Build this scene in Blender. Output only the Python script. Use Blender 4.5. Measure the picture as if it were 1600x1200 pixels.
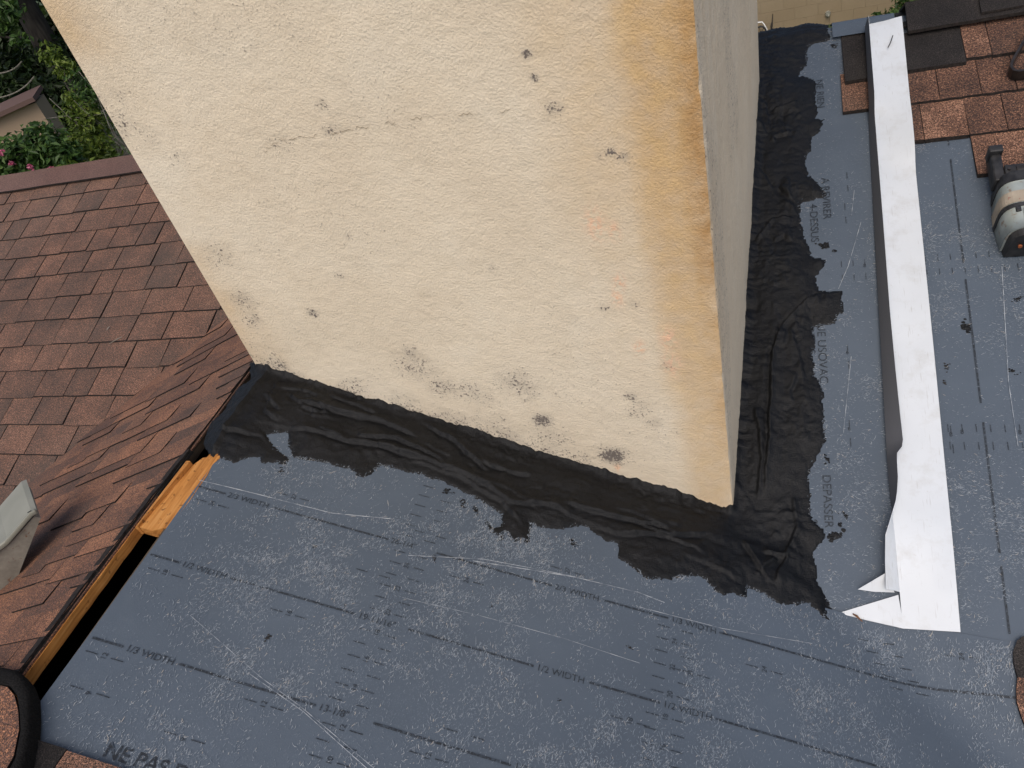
import bpy, bmesh, math, random
import numpy as np
from mathutils import Vector, Matrix
random.seed(7); RNG = np.random.default_rng(7)
for o in list(bpy.data.objects): bpy.data.objects.remove(o)
scene = bpy.context.scene; COL = scene.collection

# ---------------------------------------------------------------- camera, sky, sun, exposure
cd = bpy.data.cameras.new('camera'); cam = bpy.data.objects.new('camera', cd); COL.objects.link(cam)
RIGHT = (0.942525, 0.236983, -0.235554); DOWN = (-0.020358, -0.662926, -0.748408); FWD = (-0.333514, 0.710189, -0.620000)
cam.matrix_world = Matrix(((RIGHT[0], -DOWN[0], -FWD[0], 0.0863), (RIGHT[1], -DOWN[1], -FWD[1], -1.0587),
                           (RIGHT[2], -DOWN[2], -FWD[2], 1.3135), (0, 0, 0, 1)))
cd.sensor_width = 36; cd.lens = 25.99; cd.clip_start = 0.05; cd.clip_end = 400
scene.camera = cam
scene.render.resolution_x, scene.render.resolution_y = 1024, 768
SUN_TO = Vector((0.06, -0.58, 0.80)).normalized()          # direction towards the sun
world = bpy.data.worlds.new('World'); scene.world = world; world.use_nodes = True
wn = world.node_tree; sky = wn.nodes.new('ShaderNodeTexSky'); sky.sky_type = 'NISHITA'; sky.sun_disc = False
sky.sun_elevation = math.asin(SUN_TO.z); sky.sun_rotation = math.atan2(SUN_TO.x, SUN_TO.y)
sky.air_density = 1.0; sky.dust_density = 4.0; sky.ozone_density = 1.0
bgn = wn.nodes['Background']; bgn.inputs['Strength'].default_value = 0.15
wn.links.new(sky.outputs[0], bgn.inputs[0])
sl = bpy.data.lights.new('sun', 'SUN'); sl.energy = 1.0; sl.angle = math.radians(45); sl.color = (1.0, 0.93, 0.83)
so = bpy.data.objects.new('sun', sl); COL.objects.link(so); so.rotation_euler = (-SUN_TO).to_track_quat('-Z', 'Y').to_euler()
vs = scene.view_settings; vs.view_transform = 'Standard'; vs.look = 'None'; vs.gamma = 1; vs.use_curve_mapping = False
vs.exposure = 0.10

# ---------------------------------------------------------------- helpers
class MT:
    def __init__(s, name):
        s.m = bpy.data.materials.new(name); s.m.use_nodes = True; s.nt = s.m.node_tree
        s.b = s.nt.nodes['Principled BSDF']
    def set(s, node, k, v):
        if isinstance(v, bpy.types.NodeSocket): s.nt.links.new(v, node.inputs[k])
        else: node.inputs[k].default_value = v
    def n(s, t, props=None, out=0, **ins):
        nd = s.nt.nodes.new('ShaderNode' + t)
        for k, v in (props or {}).items(): setattr(nd, k, v)
        for k, v in ins.items():
            key = int(k[1:]) if k[0] == 'i' and k[1:].isdigit() else k.replace('_', ' ')
            s.set(nd, key, v)
        return nd.outputs[out]
    def pos(s): return s.n('NewGeometry')
    def scale(s, v, sc): return s.n('VectorMath', {'operation': 'MULTIPLY'}, i0=v, i1=sc)
    def noise(s, v, sc, det=2, rough=.5, out=0): return s.n('TexNoise', None, out, Vector=v, Scale=sc, Detail=det, Roughness=rough)
    def ramp(s, f, stops):
        nd = s.nt.nodes.new('ShaderNodeValToRGB'); cr = nd.color_ramp
        while len(cr.elements) < len(stops): cr.elements.new(.5)
        for e, (p, c) in zip(cr.elements, stops): e.position = p; e.color = (*c, 1) if len(c) == 3 else c
        s.nt.links.new(f, nd.inputs[0]); return nd.outputs[0]
    def mr(s, f, a, b, c=0., d=1.): return s.n('MapRange', None, 0, i0=f, i1=a, i2=b, i3=c, i4=d)
    def math(s, op, a, b=0.): return s.n('Math', {'operation': op}, 0, i0=a, i1=b)
    def mix(s, f, a, b, bt='MIX'):
        nd = s.nt.nodes.new('ShaderNodeMix'); nd.data_type = 'RGBA'; nd.blend_type = bt
        for k, v in ((0, f), (6, a), (7, b)): s.set(nd, k, v if not (isinstance(v, tuple) and len(v) == 3) else (*v, 1))
        return nd.outputs[2]
    def attr(s, name): return s.n('Attribute', {'attribute_name': name}, 2)
    def bump(s, h, st, dist): s.set(s.b, 'Normal', s.n('Bump', None, 0, Height=h, Strength=st, Distance=dist))
    def fin(s, col=None, rough=.6, spec=None, metal=None):
        if col is not None: s.set(s.b, 'Base Color', col if not (isinstance(col, tuple) and len(col) == 3) else (*col, 1))
        s.set(s.b, 'Roughness', rough)
        if spec is not None: s.set(s.b, 'Specular IOR Level', spec)
        if metal is not None: s.set(s.b, 'Metallic', metal)
        return s.m

def origin(p):
    v = Vector((0, 0, 0))
    while p: v += p.location; p = p.parent
    return v
def mesh_obj(name, V, F, mat, parent=None, smooth=False, mats=None, fm=None, loc=None):
    me = bpy.data.meshes.new(name); V = np.asarray(V, float)
    if loc is None:
        loc = Vector((0, 0, 0)) if parent else Vector(((V[:, 0].min()+V[:, 0].max())/2, (V[:, 1].min()+V[:, 1].max())/2, V[:, 2].min()))
    org = origin(parent) + Vector(loc)
    V = V - np.array(org)
    me.from_pydata(V.tolist(), [], [tuple(map(int, f)) for f in F] if not isinstance(F, np.ndarray) else F.tolist())
    for m in (mats or [mat]): me.materials.append(m)
    if fm is not None: me.polygons.foreach_set('material_index', np.asarray(fm, np.int32))
    if smooth: me.polygons.foreach_set('use_smooth', np.ones(len(me.polygons), bool))
    me.update()
    o = bpy.data.objects.new(name, me); COL.objects.link(o); o.parent = parent; o.location = loc
    return o
def thing(name, label, cat, loc, group=None):
    o = bpy.data.objects.new(name, None); COL.objects.link(o); o.location = loc; o.empty_display_size = .05
    return tag(o, label, cat, group)
def tag(o, label, cat, group=None, kind=None):
    if label: o['label'] = label
    if cat: o['category'] = cat
    if group: o['group'] = group
    if kind: o['kind'] = kind
    return o
def stuff(o): o['kind'] = 'stuff'; return o
def prism(top, bot):
    n = len(top); V = list(top) + list(bot)
    F = [tuple(range(n)), tuple(range(2*n-1, n-1, -1))] + [(i, i+n, (i+1) % n + n, (i+1) % n) for i in range(n)]
    return V, F
def box_pts(c, ex, ey, ez, sx, sy, sz, taper=1.0):
    c = np.array(c, float); ex, ey, ez = (np.array(a, float) for a in (ex, ey, ez)); P = []
    for k in (0, 1):
        t = taper if k else 1
        for a, b in ((-1, -1), (1, -1), (1, 1), (-1, 1)): P.append(c + ex*a*sx/2*t + ey*b*sy/2*t + ez*sz*k)
    return P, [(3, 2, 1, 0), (4, 5, 6, 7), (0, 1, 5, 4), (1, 2, 6, 5), (2, 3, 7, 6), (3, 0, 4, 7)]
def bevel_obj(o, w, seg=2):
    bm = bmesh.new(); bm.from_mesh(o.data); bmesh.ops.bevel(bm, geom=list(bm.edges), offset=w, segments=seg, affect='EDGES', profile=.5)
    bm.to_mesh(o.data); bm.free(); o.data.polygons.foreach_set('use_smooth', np.ones(len(o.data.polygons), bool))
    try: o.data.set_sharp_from_angle(angle=math.radians(45))
    except Exception: pass
    return o
def tube(path, r, seg=8, cap=True):
    P = [np.array(p, float) for p in path]; rs = r if isinstance(r, (list, tuple)) else [r]*len(P); V = []; F = []
    for i, p in enumerate(P):
        d = P[min(i+1, len(P)-1)] - P[max(i-1, 0)]; d /= np.linalg.norm(d)+1e-9
        a = np.cross(d, (0, 0, 1) if abs(d[2]) < .9 else (1, 0, 0)); a /= np.linalg.norm(a); b = np.cross(d, a)
        for k in range(seg): t = 2*math.pi*k/seg; V.append(p + rs[i]*(a*math.cos(t)+b*math.sin(t)))
        if i: F += [((i-1)*seg+k, (i-1)*seg+(k+1) % seg, i*seg+(k+1) % seg, i*seg+k) for k in range(seg)]
    if cap: F += [tuple(range(seg))[::-1], tuple(range((len(P)-1)*seg, len(P)*seg))]
    return V, F
def join(*vf):
    V = []; F = []
    for v, f in vf: n = len(V); V += list(v); F += [tuple(i+n for i in q) for q in f]
    return V, F
_T = RNG.random((256, 256))
def vnoise(x, y):
    xi = np.floor(x).astype(int); yi = np.floor(y).astype(int); fx = x-xi; fy = y-yi; fx = fx*fx*(3-2*fx); fy = fy*fy*(3-2*fy)
    a = _T[xi & 255, yi & 255]; b = _T[(xi+1) & 255, yi & 255]; c = _T[xi & 255, (yi+1) & 255]; d = _T[(xi+1) & 255, (yi+1) & 255]
    return (a*(1-fx)+b*fx)*(1-fy)+(c*(1-fx)+d*fx)*fy
def fbm(x, y, oct=4, g=.5):
    x = np.asarray(x, float); y = np.asarray(y, float); s = 0; a = 1; t = 0
    for i in range(oct): s = s+a*vnoise(x+17.3*i, y+9.1*i); t += a; a *= g; x = x*2.03; y = y*2.03
    return s/t
def sstep(x, a, b): t = np.clip((x-a)/(b-a), 0, 1); return t*t*(3-2*t)

# ---------------------------------------------------------------- roof planes (metres; chimney's near right corner at the origin)
PR, PL, G, XR, YR = 0.4206, 0.3706, 0.3797, -1.0577, 1.315
PSI, CW, CD = -0.0577, 1.0605, 1.144
CS, SN = math.cos(PSI), math.sin(PSI)
GROUND = -3.6
def z_mr(x, y): return np.minimum(PR*y, PR*YR-.42*(y-YR))
def z_ml(x, y): return np.minimum(PL*y, PL*YR-.40*(y-YR))
def z_gr(x, y): return -G*x + 0*y
def z_gl(x, y): return G*x + 2*G*(-XR) + 0*y
def z_roof(x, y):
    x = np.asarray(x, float); y = np.asarray(y, float)
    return np.maximum(np.minimum(z_gr(x, y), z_gl(x, y)), np.where(x > -.5, z_mr(x, y), z_ml(x, y)))
def wave(x, y): return .0045*(fbm(np.asarray(x)*5+40, np.asarray(y)*5+13, 3)-.5)
def smax(a, b, k=.02): h = np.clip(.5+.5*(a-b)/k, 0, 1); return b*(1-h)+a*h+k*h*(1-h)
def z_front(x, y): return smax(z_gr(x, y), PR*np.asarray(y, float))+.006+wave(x, y)
def z_side(x, y): return z_mr(x, y)+.004+wave(x, y)*.6
def uv_to_xy(u, v): return u*CS-v*SN, u*SN+v*CS            # chimney frame to plan
def xy_to_uv(x, y): return x*CS+y*SN, -x*SN+y*CS

# ---------------------------------------------------------------- materials
def m_shingle(name, dark, mid, hot, dens=.5, patch=7., fine=420., objvar=.35):
    t = MT(name); p = t.pos(); rnd = t.n('ObjectInfo', None, 5)
    off = t.n('VectorMath', {'operation': 'ADD'}, i0=p, i1=t.n('CombineXYZ', None, 0, X=t.math('MULTIPLY', rnd, 7.), Y=rnd, Z=0.))
    g1 = t.noise(p, fine, 2, .7); g2 = t.noise(p, fine*2.3, 1)
    big = t.noise(off, patch, 3, .6)
    sel = t.math('ADD', t.math('MULTIPLY', g1, 2.3), t.math('MULTIPLY', big, .95))
    sel = t.math('ADD', sel, t.math('MULTIPLY', t.math('SUBTRACT', rnd, .5), objvar))
    col = t.ramp(t.mr(sel, 1.15, 2.05), [(0., dark), (.45, mid), (.75, hot), (1., tuple(min(1, c*1.5+.02) for c in hot))])
    col = t.mix(t.mr(g2, .34, .62), tuple(c*.35 for c in dark), col)
    wear = t.noise(p, 2.3, 4, .6)
    col = t.mix(t.mr(wear, .45, .75, 0., .45), col, t.mix(.6, col, (.11, .10, .085)))
    t.bump(t.math('ADD', g1, t.math('MULTIPLY', g2, .5)), .9, .0022)
    return t.fin(col, .92, .25)
M = {}
M['shingle_old'] = m_shingle('weathered red shingle', (.076, .060, .050), (.166, .102, .079), (.29, .148, .096), objvar=.22, fine=270.)
M['shingle_band'] = m_shingle('red shingle in valley', (.098, .068, .056), (.215, .112, .080), (.40, .185, .10), patch=6., fine=270.)
M['shingle_new'] = m_shingle('brown blend shingle', (.054, .039, .034), (.172, .088, .060), (.32, .17, .108), fine=230., objvar=.35, patch=9.)
M['shingle_dark'] = m_shingle('charcoal shingle', (.016, .015, .015), (.034, .030, .029), (.055, .046, .042), objvar=.15)
M['cap_red'] = m_shingle('smooth red cap shingle', (.13, .078, .066), (.185, .106, .088), (.235, .135, .11), fine=320., objvar=.1, patch=3.)
t = MT('asphalt shingle edge'); M['edge'] = t.fin(t.ramp(t.noise(t.pos(), 160, 2), [(.3, (.010, .009, .009)), (.75, (.035, .028, .025))]), .9, .2)
t = MT('dark felt'); M['felt'] = t.fin(t.ramp(t.noise(t.pos(), 60, 3), [(.3, (.012, .011, .011)), (.8, (.03, .028, .027))]), .85, .2)
t = MT('curled black felt'); p = t.pos(); fn = t.noise(t.scale(p, (300, 900, 300)), 1., 2)
t.bump(fn, .9, .003); M['felt_fuzzy'] = t.fin(t.ramp(fn, [(.3, (.007, .007, .007)), (.8, (.026, .025, .025))]), 1., .05)

# stucco: tone and stains are carried by point attributes of the chimney mesh
t = MT('painted stucco'); p = t.pos()
n1 = t.noise(p, 95, 3, .55); n2 = t.noise(p, 240, 2, .5); n3 = t.noise(p, 3.5, 4, .55); n4 = t.noise(p, 520, 2, .6); n5 = t.noise(p, 26, 3, .6)
base = t.ramp(n3, [(.25, (.655, .555, .415)), (.5, (.715, .62, .475)), (.75, (.74, .66, .525))])
base = t.mix(t.mr(n5, .52, .8, 0., .25), base, (.55, .46, .33))
rust = t.math('MULTIPLY', t.attr('rust'), t.mr(n5, .2, .7, .55, 1.1))
base = t.mix(t.math('MINIMUM', rust, 1.), base, t.ramp(n5, [(.3, (.50, .32, .15)), (.7, (.62, .435, .225))]))
base = t.mix(t.math('MULTIPLY', t.attr('deeprust'), t.mr(n5, .3, .65, .35, 1.)), base, (.40, .225, .085))
base = t.mix(t.math('MULTIPLY', t.attr('peach'), t.mr(n1, .42, .55)), base, (.78, .50, .33))
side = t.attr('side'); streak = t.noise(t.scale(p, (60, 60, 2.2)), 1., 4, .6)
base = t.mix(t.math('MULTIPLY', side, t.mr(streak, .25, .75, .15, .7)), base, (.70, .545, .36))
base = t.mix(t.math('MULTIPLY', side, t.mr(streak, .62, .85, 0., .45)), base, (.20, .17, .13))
mold = t.attr('mold')
base = t.mix(t.math('MULTIPLY', t.mr(mold, .08, .8), t.mr(n5, .28, .60, 0., .9)), base, (.37, .325, .265))
mn = t.math('ADD', t.math('MULTIPLY', n1, .38), t.math('MULTIPLY', n2, .66))
base = t.mix(t.math('MULTIPLY', t.mr(t.math('ADD', mn, t.math('MULTIPLY', mold, .30)), .66, .76), t.mr(mold, 0., .2)), base, (.17, .145, .125))
base = t.mix(t.mr(t.math('ADD', t.math('MULTIPLY', n4, .5), t.math('MULTIPLY', n1, .5)), .68, .73, 0., .22), base, (.34, .27, .18))
base = t.mix(t.math('MULTIPLY', t.attr('crack'), .4), base, (.26, .21, .15))
t.bump(t.math('ADD', t.math('ADD', t.math('MULTIPLY', n1, .38), t.math('MULTIPLY', n2, 1.15)), t.math('MULTIPLY', n4, .6)), .42, .0044)
M['stucco'] = t.fin(base, .9, .25)

t = MT('crack dirt'); M['crack'] = t.fin((.32, .265, .19), .95, .1)
# asphalt roof cement
t = MT('black roof cement'); p = t.pos(); a = t.noise(p, 320, 3, .7); b = t.noise(p, 70, 3, .6); c = t.noise(p, 14, 3)
rip = t.noise(t.scale(p, (60, 420, 60)), 1., 2, .5)
t.bump(t.math('ADD', t.math('ADD', t.math('MULTIPLY', a, .9), t.math('MULTIPLY', b, .5)), t.math('MULTIPLY', rip, .25)), .6, .0030)
M['tar'] = t.fin(t.ramp(c, [(.3, (.0040, .0044, .0054)), (.7, (.0068, .0072, .0080))]), t.mr(b, .3, .7, .38, .58), .24)
t = MT('smeared thin cement'); M['smear'] = t.fin((.016, .0145, .014), .6, .4)

# underlayment: blue-grey woven-look synthetic sheet
def m_sheet(name, st):
    t = MT(name); p = t.pos(); a = t.noise(p, 2.2, 4, .6); b = t.noise(p, 700, 2); c = t.noise(p, 30, 3)
    col = t.ramp(a, [(.25, (.068, .086, .110)), (.55, (.083, .105, .134)), (.8, (.100, .124, .157))])
    fine = t.noise(t.scale(p, st), 1., 2, .6); den = t.math('MULTIPLY', t.mr(t.noise(p, 6, 3), .38, .62), t.mr(c, .3, .65, .25, 1.))
    col = t.mix(t.math('MULTIPLY', t.mr(fine, .60, .68), t.math('MULTIPLY', den, .75)), col, (.20, .235, .28))
    col = t.mix(t.mr(t.noise(p, 11, 4, .65), .58, .8, 0., .25), col, (.12, .145, .17))
    t.bump(t.math('ADD', t.math('MULTIPLY', b, .35), c), .3, .003)
    return t.fin(col, t.mr(c, .3, .7, .5, .66), .2)
M['sheet'] = m_sheet('blue grey underlayment', (760, 260, 760)); M['sheet_side'] = m_sheet('blue grey underlayment run upslope', (260, 760, 760))
t = MT('printed ink'); p = t.pos()
M['ink'] = t.fin(t.ramp(t.noise(p, 230, 2, .7), [(.44, (.018, .022, .028)), (.68, (.055, .072, .094))]), .6, .3)
t = MT('scuffed whitened fibres'); rp = t.n('NewGeometry', None, 8)
M['scuff'] = t.fin(t.ramp(rp, [(0., (.12, .15, .19)), (.6, (.20, .235, .275)), (.93, (.34, .37, .40)), (1., (.42, .38, .33))]), .7, .2)
t = MT('white scratch'); M['scratch'] = t.fin(t.ramp(t.noise(t.pos(), 60, 2), [(.35, (.12, .145, .18)), (.65, (.42, .45, .48))]), .7, .2)

t = MT('white painted metal'); p = t.pos(); n = t.noise(p, 9, 3)
cw = t.mix(t.mr(t.noise(p, 130, 3, .7), .66, .74, 0., .5), t.ramp(n, [(.3, (.585, .615, .64)), (.7, (.635, .665, .69))]), (.45, .43, .40))
cw = t.mix(t.mr(t.noise(p, 17, 4, .7), .52, .72, 0., .38), cw, (.43, .42, .39)); cw = t.mix(t.mr(t.noise(t.scale(p, (420, 22, 22)), 1., 2), .66, .72, 0., .4), cw, (.36, .35, .33))
t.bump(t.math('ADD', n, t.math('MULTIPLY', t.noise(p, 40, 3), .3)), .25, .004); M['white_metal'] = t.fin(cw, .36, .5)
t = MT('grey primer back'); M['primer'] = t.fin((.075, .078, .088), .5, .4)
t = MT('fresh pine plywood'); p = t.pos(); gr = t.noise(t.scale(p, (120, 9, 160)), 1., 4, .6)
t.bump(gr, .5, .002)
M['wood'] = t.fin(t.mix(t.mr(t.noise(p, 90, 2), .62, .72, 0., .8), t.ramp(gr, [(.3, (.26, .10, .022)), (.55, (.45, .195, .048)), (.8, (.58, .30, .10))]), (.12, .05, .015)), .75, .25)
t = MT('old grey deck timber'); p = t.pos(); M['deck'] = t.fin(t.ramp(t.noise(t.scale(p, (90, 8, 90)), 1., 3), [(.3, (.05, .035, .022)), (.7, (.11, .08, .05))]), .85)
t = MT('painted wall'); M['house_wall'] = t.fin(t.ramp(t.noise(t.pos(), 3, 3), [(.3, (.42, .34, .23)), (.7, (.5, .41, .29))]), .9)
t = MT('beige painted block'); p = t.pos(); n = t.noise(p, 1.6, 4); b = t.noise(p, 60, 3); t.bump(b, .4, .01)
t.nt.nodes.new('ShaderNodeObjectInfo')
M['block'] = t.fin(t.mix(t.n('ObjectInfo', None, 5), t.ramp(n, [(.3, (.24, .185, .115)), (.7, (.28, .22, .14))]), t.ramp(n, [(.3, (.25, .195, .122)), (.7, (.29, .23, .15))])), .9, .2)
t = MT('mortar'); M['mortar'] = t.fin((.25, .20, .13), .95)
t = MT('lawn ground'); p = t.pos(); M['ground'] = t.fin(t.ramp(t.noise(p, 1.2, 5, .65), [(.3, (.022, .038, .010)), (.55, (.045, .072, .020)), (.8, (.10, .09, .045))]), .95)
t = MT('grass blades'); M['grass'] = t.fin(t.ramp(t.n('NewGeometry', None, 8), [(0., (.02, .045, .008)), (1., (.07, .13, .025))]), .7)
def m_leaf(name, a, b, c):
    t = MT(name); r = t.n('NewGeometry', None, 8)
    col = t.ramp(r, [(0., a), (.6, b), (1., c)]); t.fin(col, .5, .35)
    tr = t.nt.nodes.new('ShaderNodeBsdfTranslucent'); t.nt.links.new(col, tr.inputs[0])
    mx = t.nt.nodes.new('ShaderNodeMixShader'); mx.inputs[0].default_value = .3
    t.nt.links.new(t.b.outputs[0], mx.inputs[1]); t.nt.links.new(tr.outputs[0], mx.inputs[2])
    t.nt.links.new(mx.outputs[0], t.nt.nodes['Material Output'].inputs[0]); return t.m
M['leaf_dark'] = m_leaf('dark leaf', (.008, .016, .004), (.018, .036, .008), (.035, .065, .014))
M['leaf_mid'] = m_leaf('green leaf', (.018, .045, .008), (.045, .095, .018), (.085, .15, .03))
M['leaf_lime'] = m_leaf('yellow green leaf', (.05, .085, .010), (.10, .15, .018), (.19, .24, .04))
M['petal'] = m_leaf('pink petal', (.42, .06, .14), (.55, .12, .22), (.65, .25, .33))
t = MT('bark'); p = t.pos(); n = t.noise(t.scale(p, (14, 14, 3)), 1., 4); t.bump(n, .8, .03); M['bark'] = t.fin(t.ramp(n, [(.3, (.018, .014, .011)), (.7, (.06, .05, .04))]), .95)
t = MT('pale twig'); M['twig'] = t.fin(t.ramp(t.noise(t.pos(), 20, 2), [(.3, (.12, .105, .085)), (.7, (.26, .24, .20))]), .9)
t = MT('black plastic'); M['black'] = t.fin(t.ramp(t.noise(t.pos(), 60, 3), [(.35, (.012, .012, .013)), (.8, (.04, .04, .042))]), .5, .4)
t = MT('scuffed silver'); p = t.pos(); n = t.noise(p, 48, 4, .7); t.bump(n, .2, .003)
M['silver'] = t.fin(t.mix(t.mr(n, .56, .66), t.ramp(t.noise(p, 16, 3), [(.3, (.26, .30, .285)), (.7, (.44, .48, .455))]), (.26, .20, .15)), .35, .5, .25)
t = MT('worn tan label'); p = t.pos(); M['label'] = t.fin(t.mix(t.mr(t.noise(p, 70, 3, .7), .6, .68), t.ramp(t.noise(p, 30, 3), [(.3, (.30, .25, .19)), (.7, (.44, .38, .30))]), (.22, .06, .045)), .6)
t = MT('brown splinter'); M['splinter'] = t.fin((.16, .075, .035), .8)
t = MT('rusty screw'); M['rust'] = t.fin((.30, .09, .03), .7)
t = MT('dirty cream metal'); p = t.pos(); n = t.noise(p, 22, 4, .7)
M['cream'] = t.fin(t.mix(t.mr(t.noise(p, 45, 4, .75), .60, .68), t.ramp(n, [(.3, (.15, .135, .11)), (.6, (.25, .23, .19)), (.8, (.32, .30, .25))]), (.14, .055, .025)), .55, .4)
t = MT('clean cream lid'); M['cream_lid'] = t.fin(t.ramp(t.noise(t.pos(), 12, 2), [(.3, (.20, .20, .16)), (.7, (.26, .255, .21))]), .45)
t = MT('black painted steel'); M['steel'] = t.fin(t.ramp(t.noise(t.pos(), 50, 3), [(.4, (.018, .016, .015)), (.8, (.06, .05, .045))]), .38, .5, .3)
t = MT('white tube'); M['white'] = t.fin((.78, .77, .74), .45)
t = MT('shed roof brown'); M['shed_roof'] = t.fin((.11, .065, .055), .8)
t = MT('shed wall tan'); M['shed_wall'] = t.fin((.30, .22, .15), .9)

# ---------------------------------------------------------------- ground
tag(mesh_obj('ground', [(-200, -200, GROUND), (200, -200, GROUND), (200, 200, GROUND), (-200, 200, GROUND)], [(0, 1, 2, 3)], M['ground'], loc=(0, 0, GROUND)), None, None, kind='structure')

# ---------------------------------------------------------------- house
house = thing('house', 'red-brown shingled house roof around the stucco chimney, with a bare ridge slot', 'house', (0, 0, GROUND))
def slab(name, poly, zf, mat, th=.02, dz=0., parent=house):
    top = [(x, y, float(zf(x, y))+dz) for x, y in poly]
    return mesh_obj(name, *prism(top, [(x, y, z-th) for x, y, z in top]), mat, parent)
def yv_r(x): return -G*x/PR
def yv_l(x): return (G*x-2*G*XR)/PL
slab('roof_deck', [(-1.018, -3.2), (2.63, -3.2), (2.63, yv_r(2.63)), (-1.018, yv_r(-1.018))], z_gr, M['deck'])
slab('roof_deck', [(-1.092, -3.2), (-1.092, yv_l(-1.092)), (-4.75, yv_l(-4.75)), (-4.75, -3.2)][::-1], z_gl, M['deck'], dz=-.006)
slab('roof_deck', [(-1.018, yv_r(-1.018)), (2.63, yv_r(2.63)), (5, yv_r(2.63)), (5, YR), (-1.05, YR)], lambda x, y: PR*y, M['deck'], dz=-.001)
slab('roof_deck', [(-1.052, YR), (-7, YR), (-7, yv_l(-4.75)), (-4.75, yv_l(-4.75)), (-1.092, yv_l(-1.092))], lambda x, y: PL*y, M['deck'], dz=-.006)
slab('roof_deck', [(-1.05, YR), (5, YR), (5, 5.0), (-1.05, 5.0)], lambda x, y: PR*YR-.42*(y-YR), M['deck'], dz=-.002)
slab('roof_deck', [(-7, YR), (-1.052, YR), (-1.052, 5.0), (-7, 5.0)], lambda x, y: PL*YR-.40*(y-YR), M['shingle_old'], dz=-.003)
slab('attic_floor', [(-7, -3.2), (5, -3.2), (5, 5.1), (-7, 5.1)], lambda x, y: -1.0, M['deck'], th=.1)
for a, b, c_ in (((-4.75, -3.15, -1.), (2.63, -3.15, -1.), (XR, -3.15, .39)), ((4.95, -2.37, -1.), (4.95, 5., -1.), (4.95, YR, .54)), ((-6.95, -2.7, -1.), (-6.95, 5., -1.), (-6.95, YR, .47))):
    d = np.array((0, .05, 0) if a[1] == b[1] else (-.05 if a[0] > 0 else .05, 0, 0))
    mesh_obj('gable_wall', *prism([a, b, c_], [tuple(np.array(q)+d) for q in (a, b, c_)]), M['house_wall'], house)
for x0, x1, y0, y1 in ((-6.6, -6.4, -2.2, 4.6), (4.4, 4.6, -2.2, 4.6), (-6.4, 4.4, 4.4, 4.6), (-4.3, -4.1, -3., -2.2), (2.1, 2.3, -3., -2.2), (-4.1, 2.1, -3., -2.8), (-6.4, -4.3, -2.2, -2.), (2.3, 4.4, -2.2, -2.)):
    mesh_obj('wall', *box_pts(((x0+x1)/2, (y0+y1)/2, GROUND), (1, 0, 0), (0, 1, 0), (0, 0, 1), x1-x0, y1-y0, 2.49), M['house_wall'], house)

def field(poly, zf, dz, mat, name='shingle_field'):
    return slab(name, poly, zf, mat, th=.004, dz=dz)
def clip(poly, a, b, c):                                     # keep a*x+b*y+c >= 0
    out = []
    for i, P in enumerate(poly):
        Q = poly[(i+1) % len(poly)]; dp = a*P[0]+b*P[1]+c; dq = a*Q[0]+b*Q[1]+c
        if dp >= 0: out.append(P)
        if (dp >= 0) != (dq >= 0): t_ = dp/(dp-dq); out.append((P[0]+t_*(Q[0]-P[0]), P[1]+t_*(Q[1]-P[1])))
    return out
def tab(poly, zf, base, lo, hi, mat, parent, name='shingle', skew=0.):
    ys = [p[1] for p in poly]; y0, y1 = min(ys), max(ys); xs = [p[0] for p in poly]; x0, x1 = min(xs), max(xs)
    top = [(x, y, float(zf(x, y))+base+lo+(hi-lo)*(y-y0)/(y1-y0+1e-9)+skew*((x-x0)/(x1-x0+1e-9)-.5)) for x, y in poly]
    bot = [(x, y, float(zf(x, y))+base-.002) for x, y in poly]
    V, F = prism(top, bot)
    return mesh_obj(name, V, F, None, parent, mats=[mat, M['edge']], fm=[0, 1]+[1]*len(poly))
def ragged(x0, x1, y0, y1, n=3, j=.0015):                     # tab outline with a slightly uneven butt edge
    lowr = [(x0+(x1-x0)*i/n, y0+random.uniform(-j, j)) for i in range(n+1)]
    return lowr + [(x1+random.uniform(-j, j)*.6, y1), (x0+random.uniform(-j, j)*.6, y1)]

# left main slope: courses of weathered tabs, cut along the valley
fl = field([(-1.052, YR), (-7, YR), (-7, yv_l(-4.75)), (-4.75, yv_l(-4.75)), (-1.092, yv_l(-1.092))], lambda x, y: PL*y, .001, M['felt'])
cy = .1041*math.cos(math.atan(PL))
for i in range(0, 18):
    y0 = 1.1748 - cy*i; y1 = y0 + cy*1.0
    x = -3.75 + random.random()*.1
    while x < -1.0:
        w = random.choice((.10, .125, .14, .155, .165, .18)) * random.uniform(.92, 1.08)
        poly = clip(ragged(x+.0022, x+w-.0022, y0+random.uniform(-.0025, .0025), y1+.004), -G, PL, 2*G*XR+.004)
        yl = max((q[1] for q in poly), default=0)
        if len(poly) > 2 and yl-min(q[1] for q in poly) > .012 and x+w > -3.3-.0+(1.3-y0)*.35 - .35:
            tab(poly, lambda x_, y_: PL*y_, .005, random.choice((.0055, .0065, .0035)), .0005, M['shingle_old'], fl, skew=random.uniform(-.001, .001))
        x += w
# far part of the same slope, past the frame: the same courses as one sheet
stuff(field([(-3.75, YR), (-7, YR), (-7, -2.6), (-4.70, -2.6), (-3.75, yv_l(-3.75))], lambda x, y: PL*y, .008, M['shingle_old'], 'shingle_sheet'))

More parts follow.
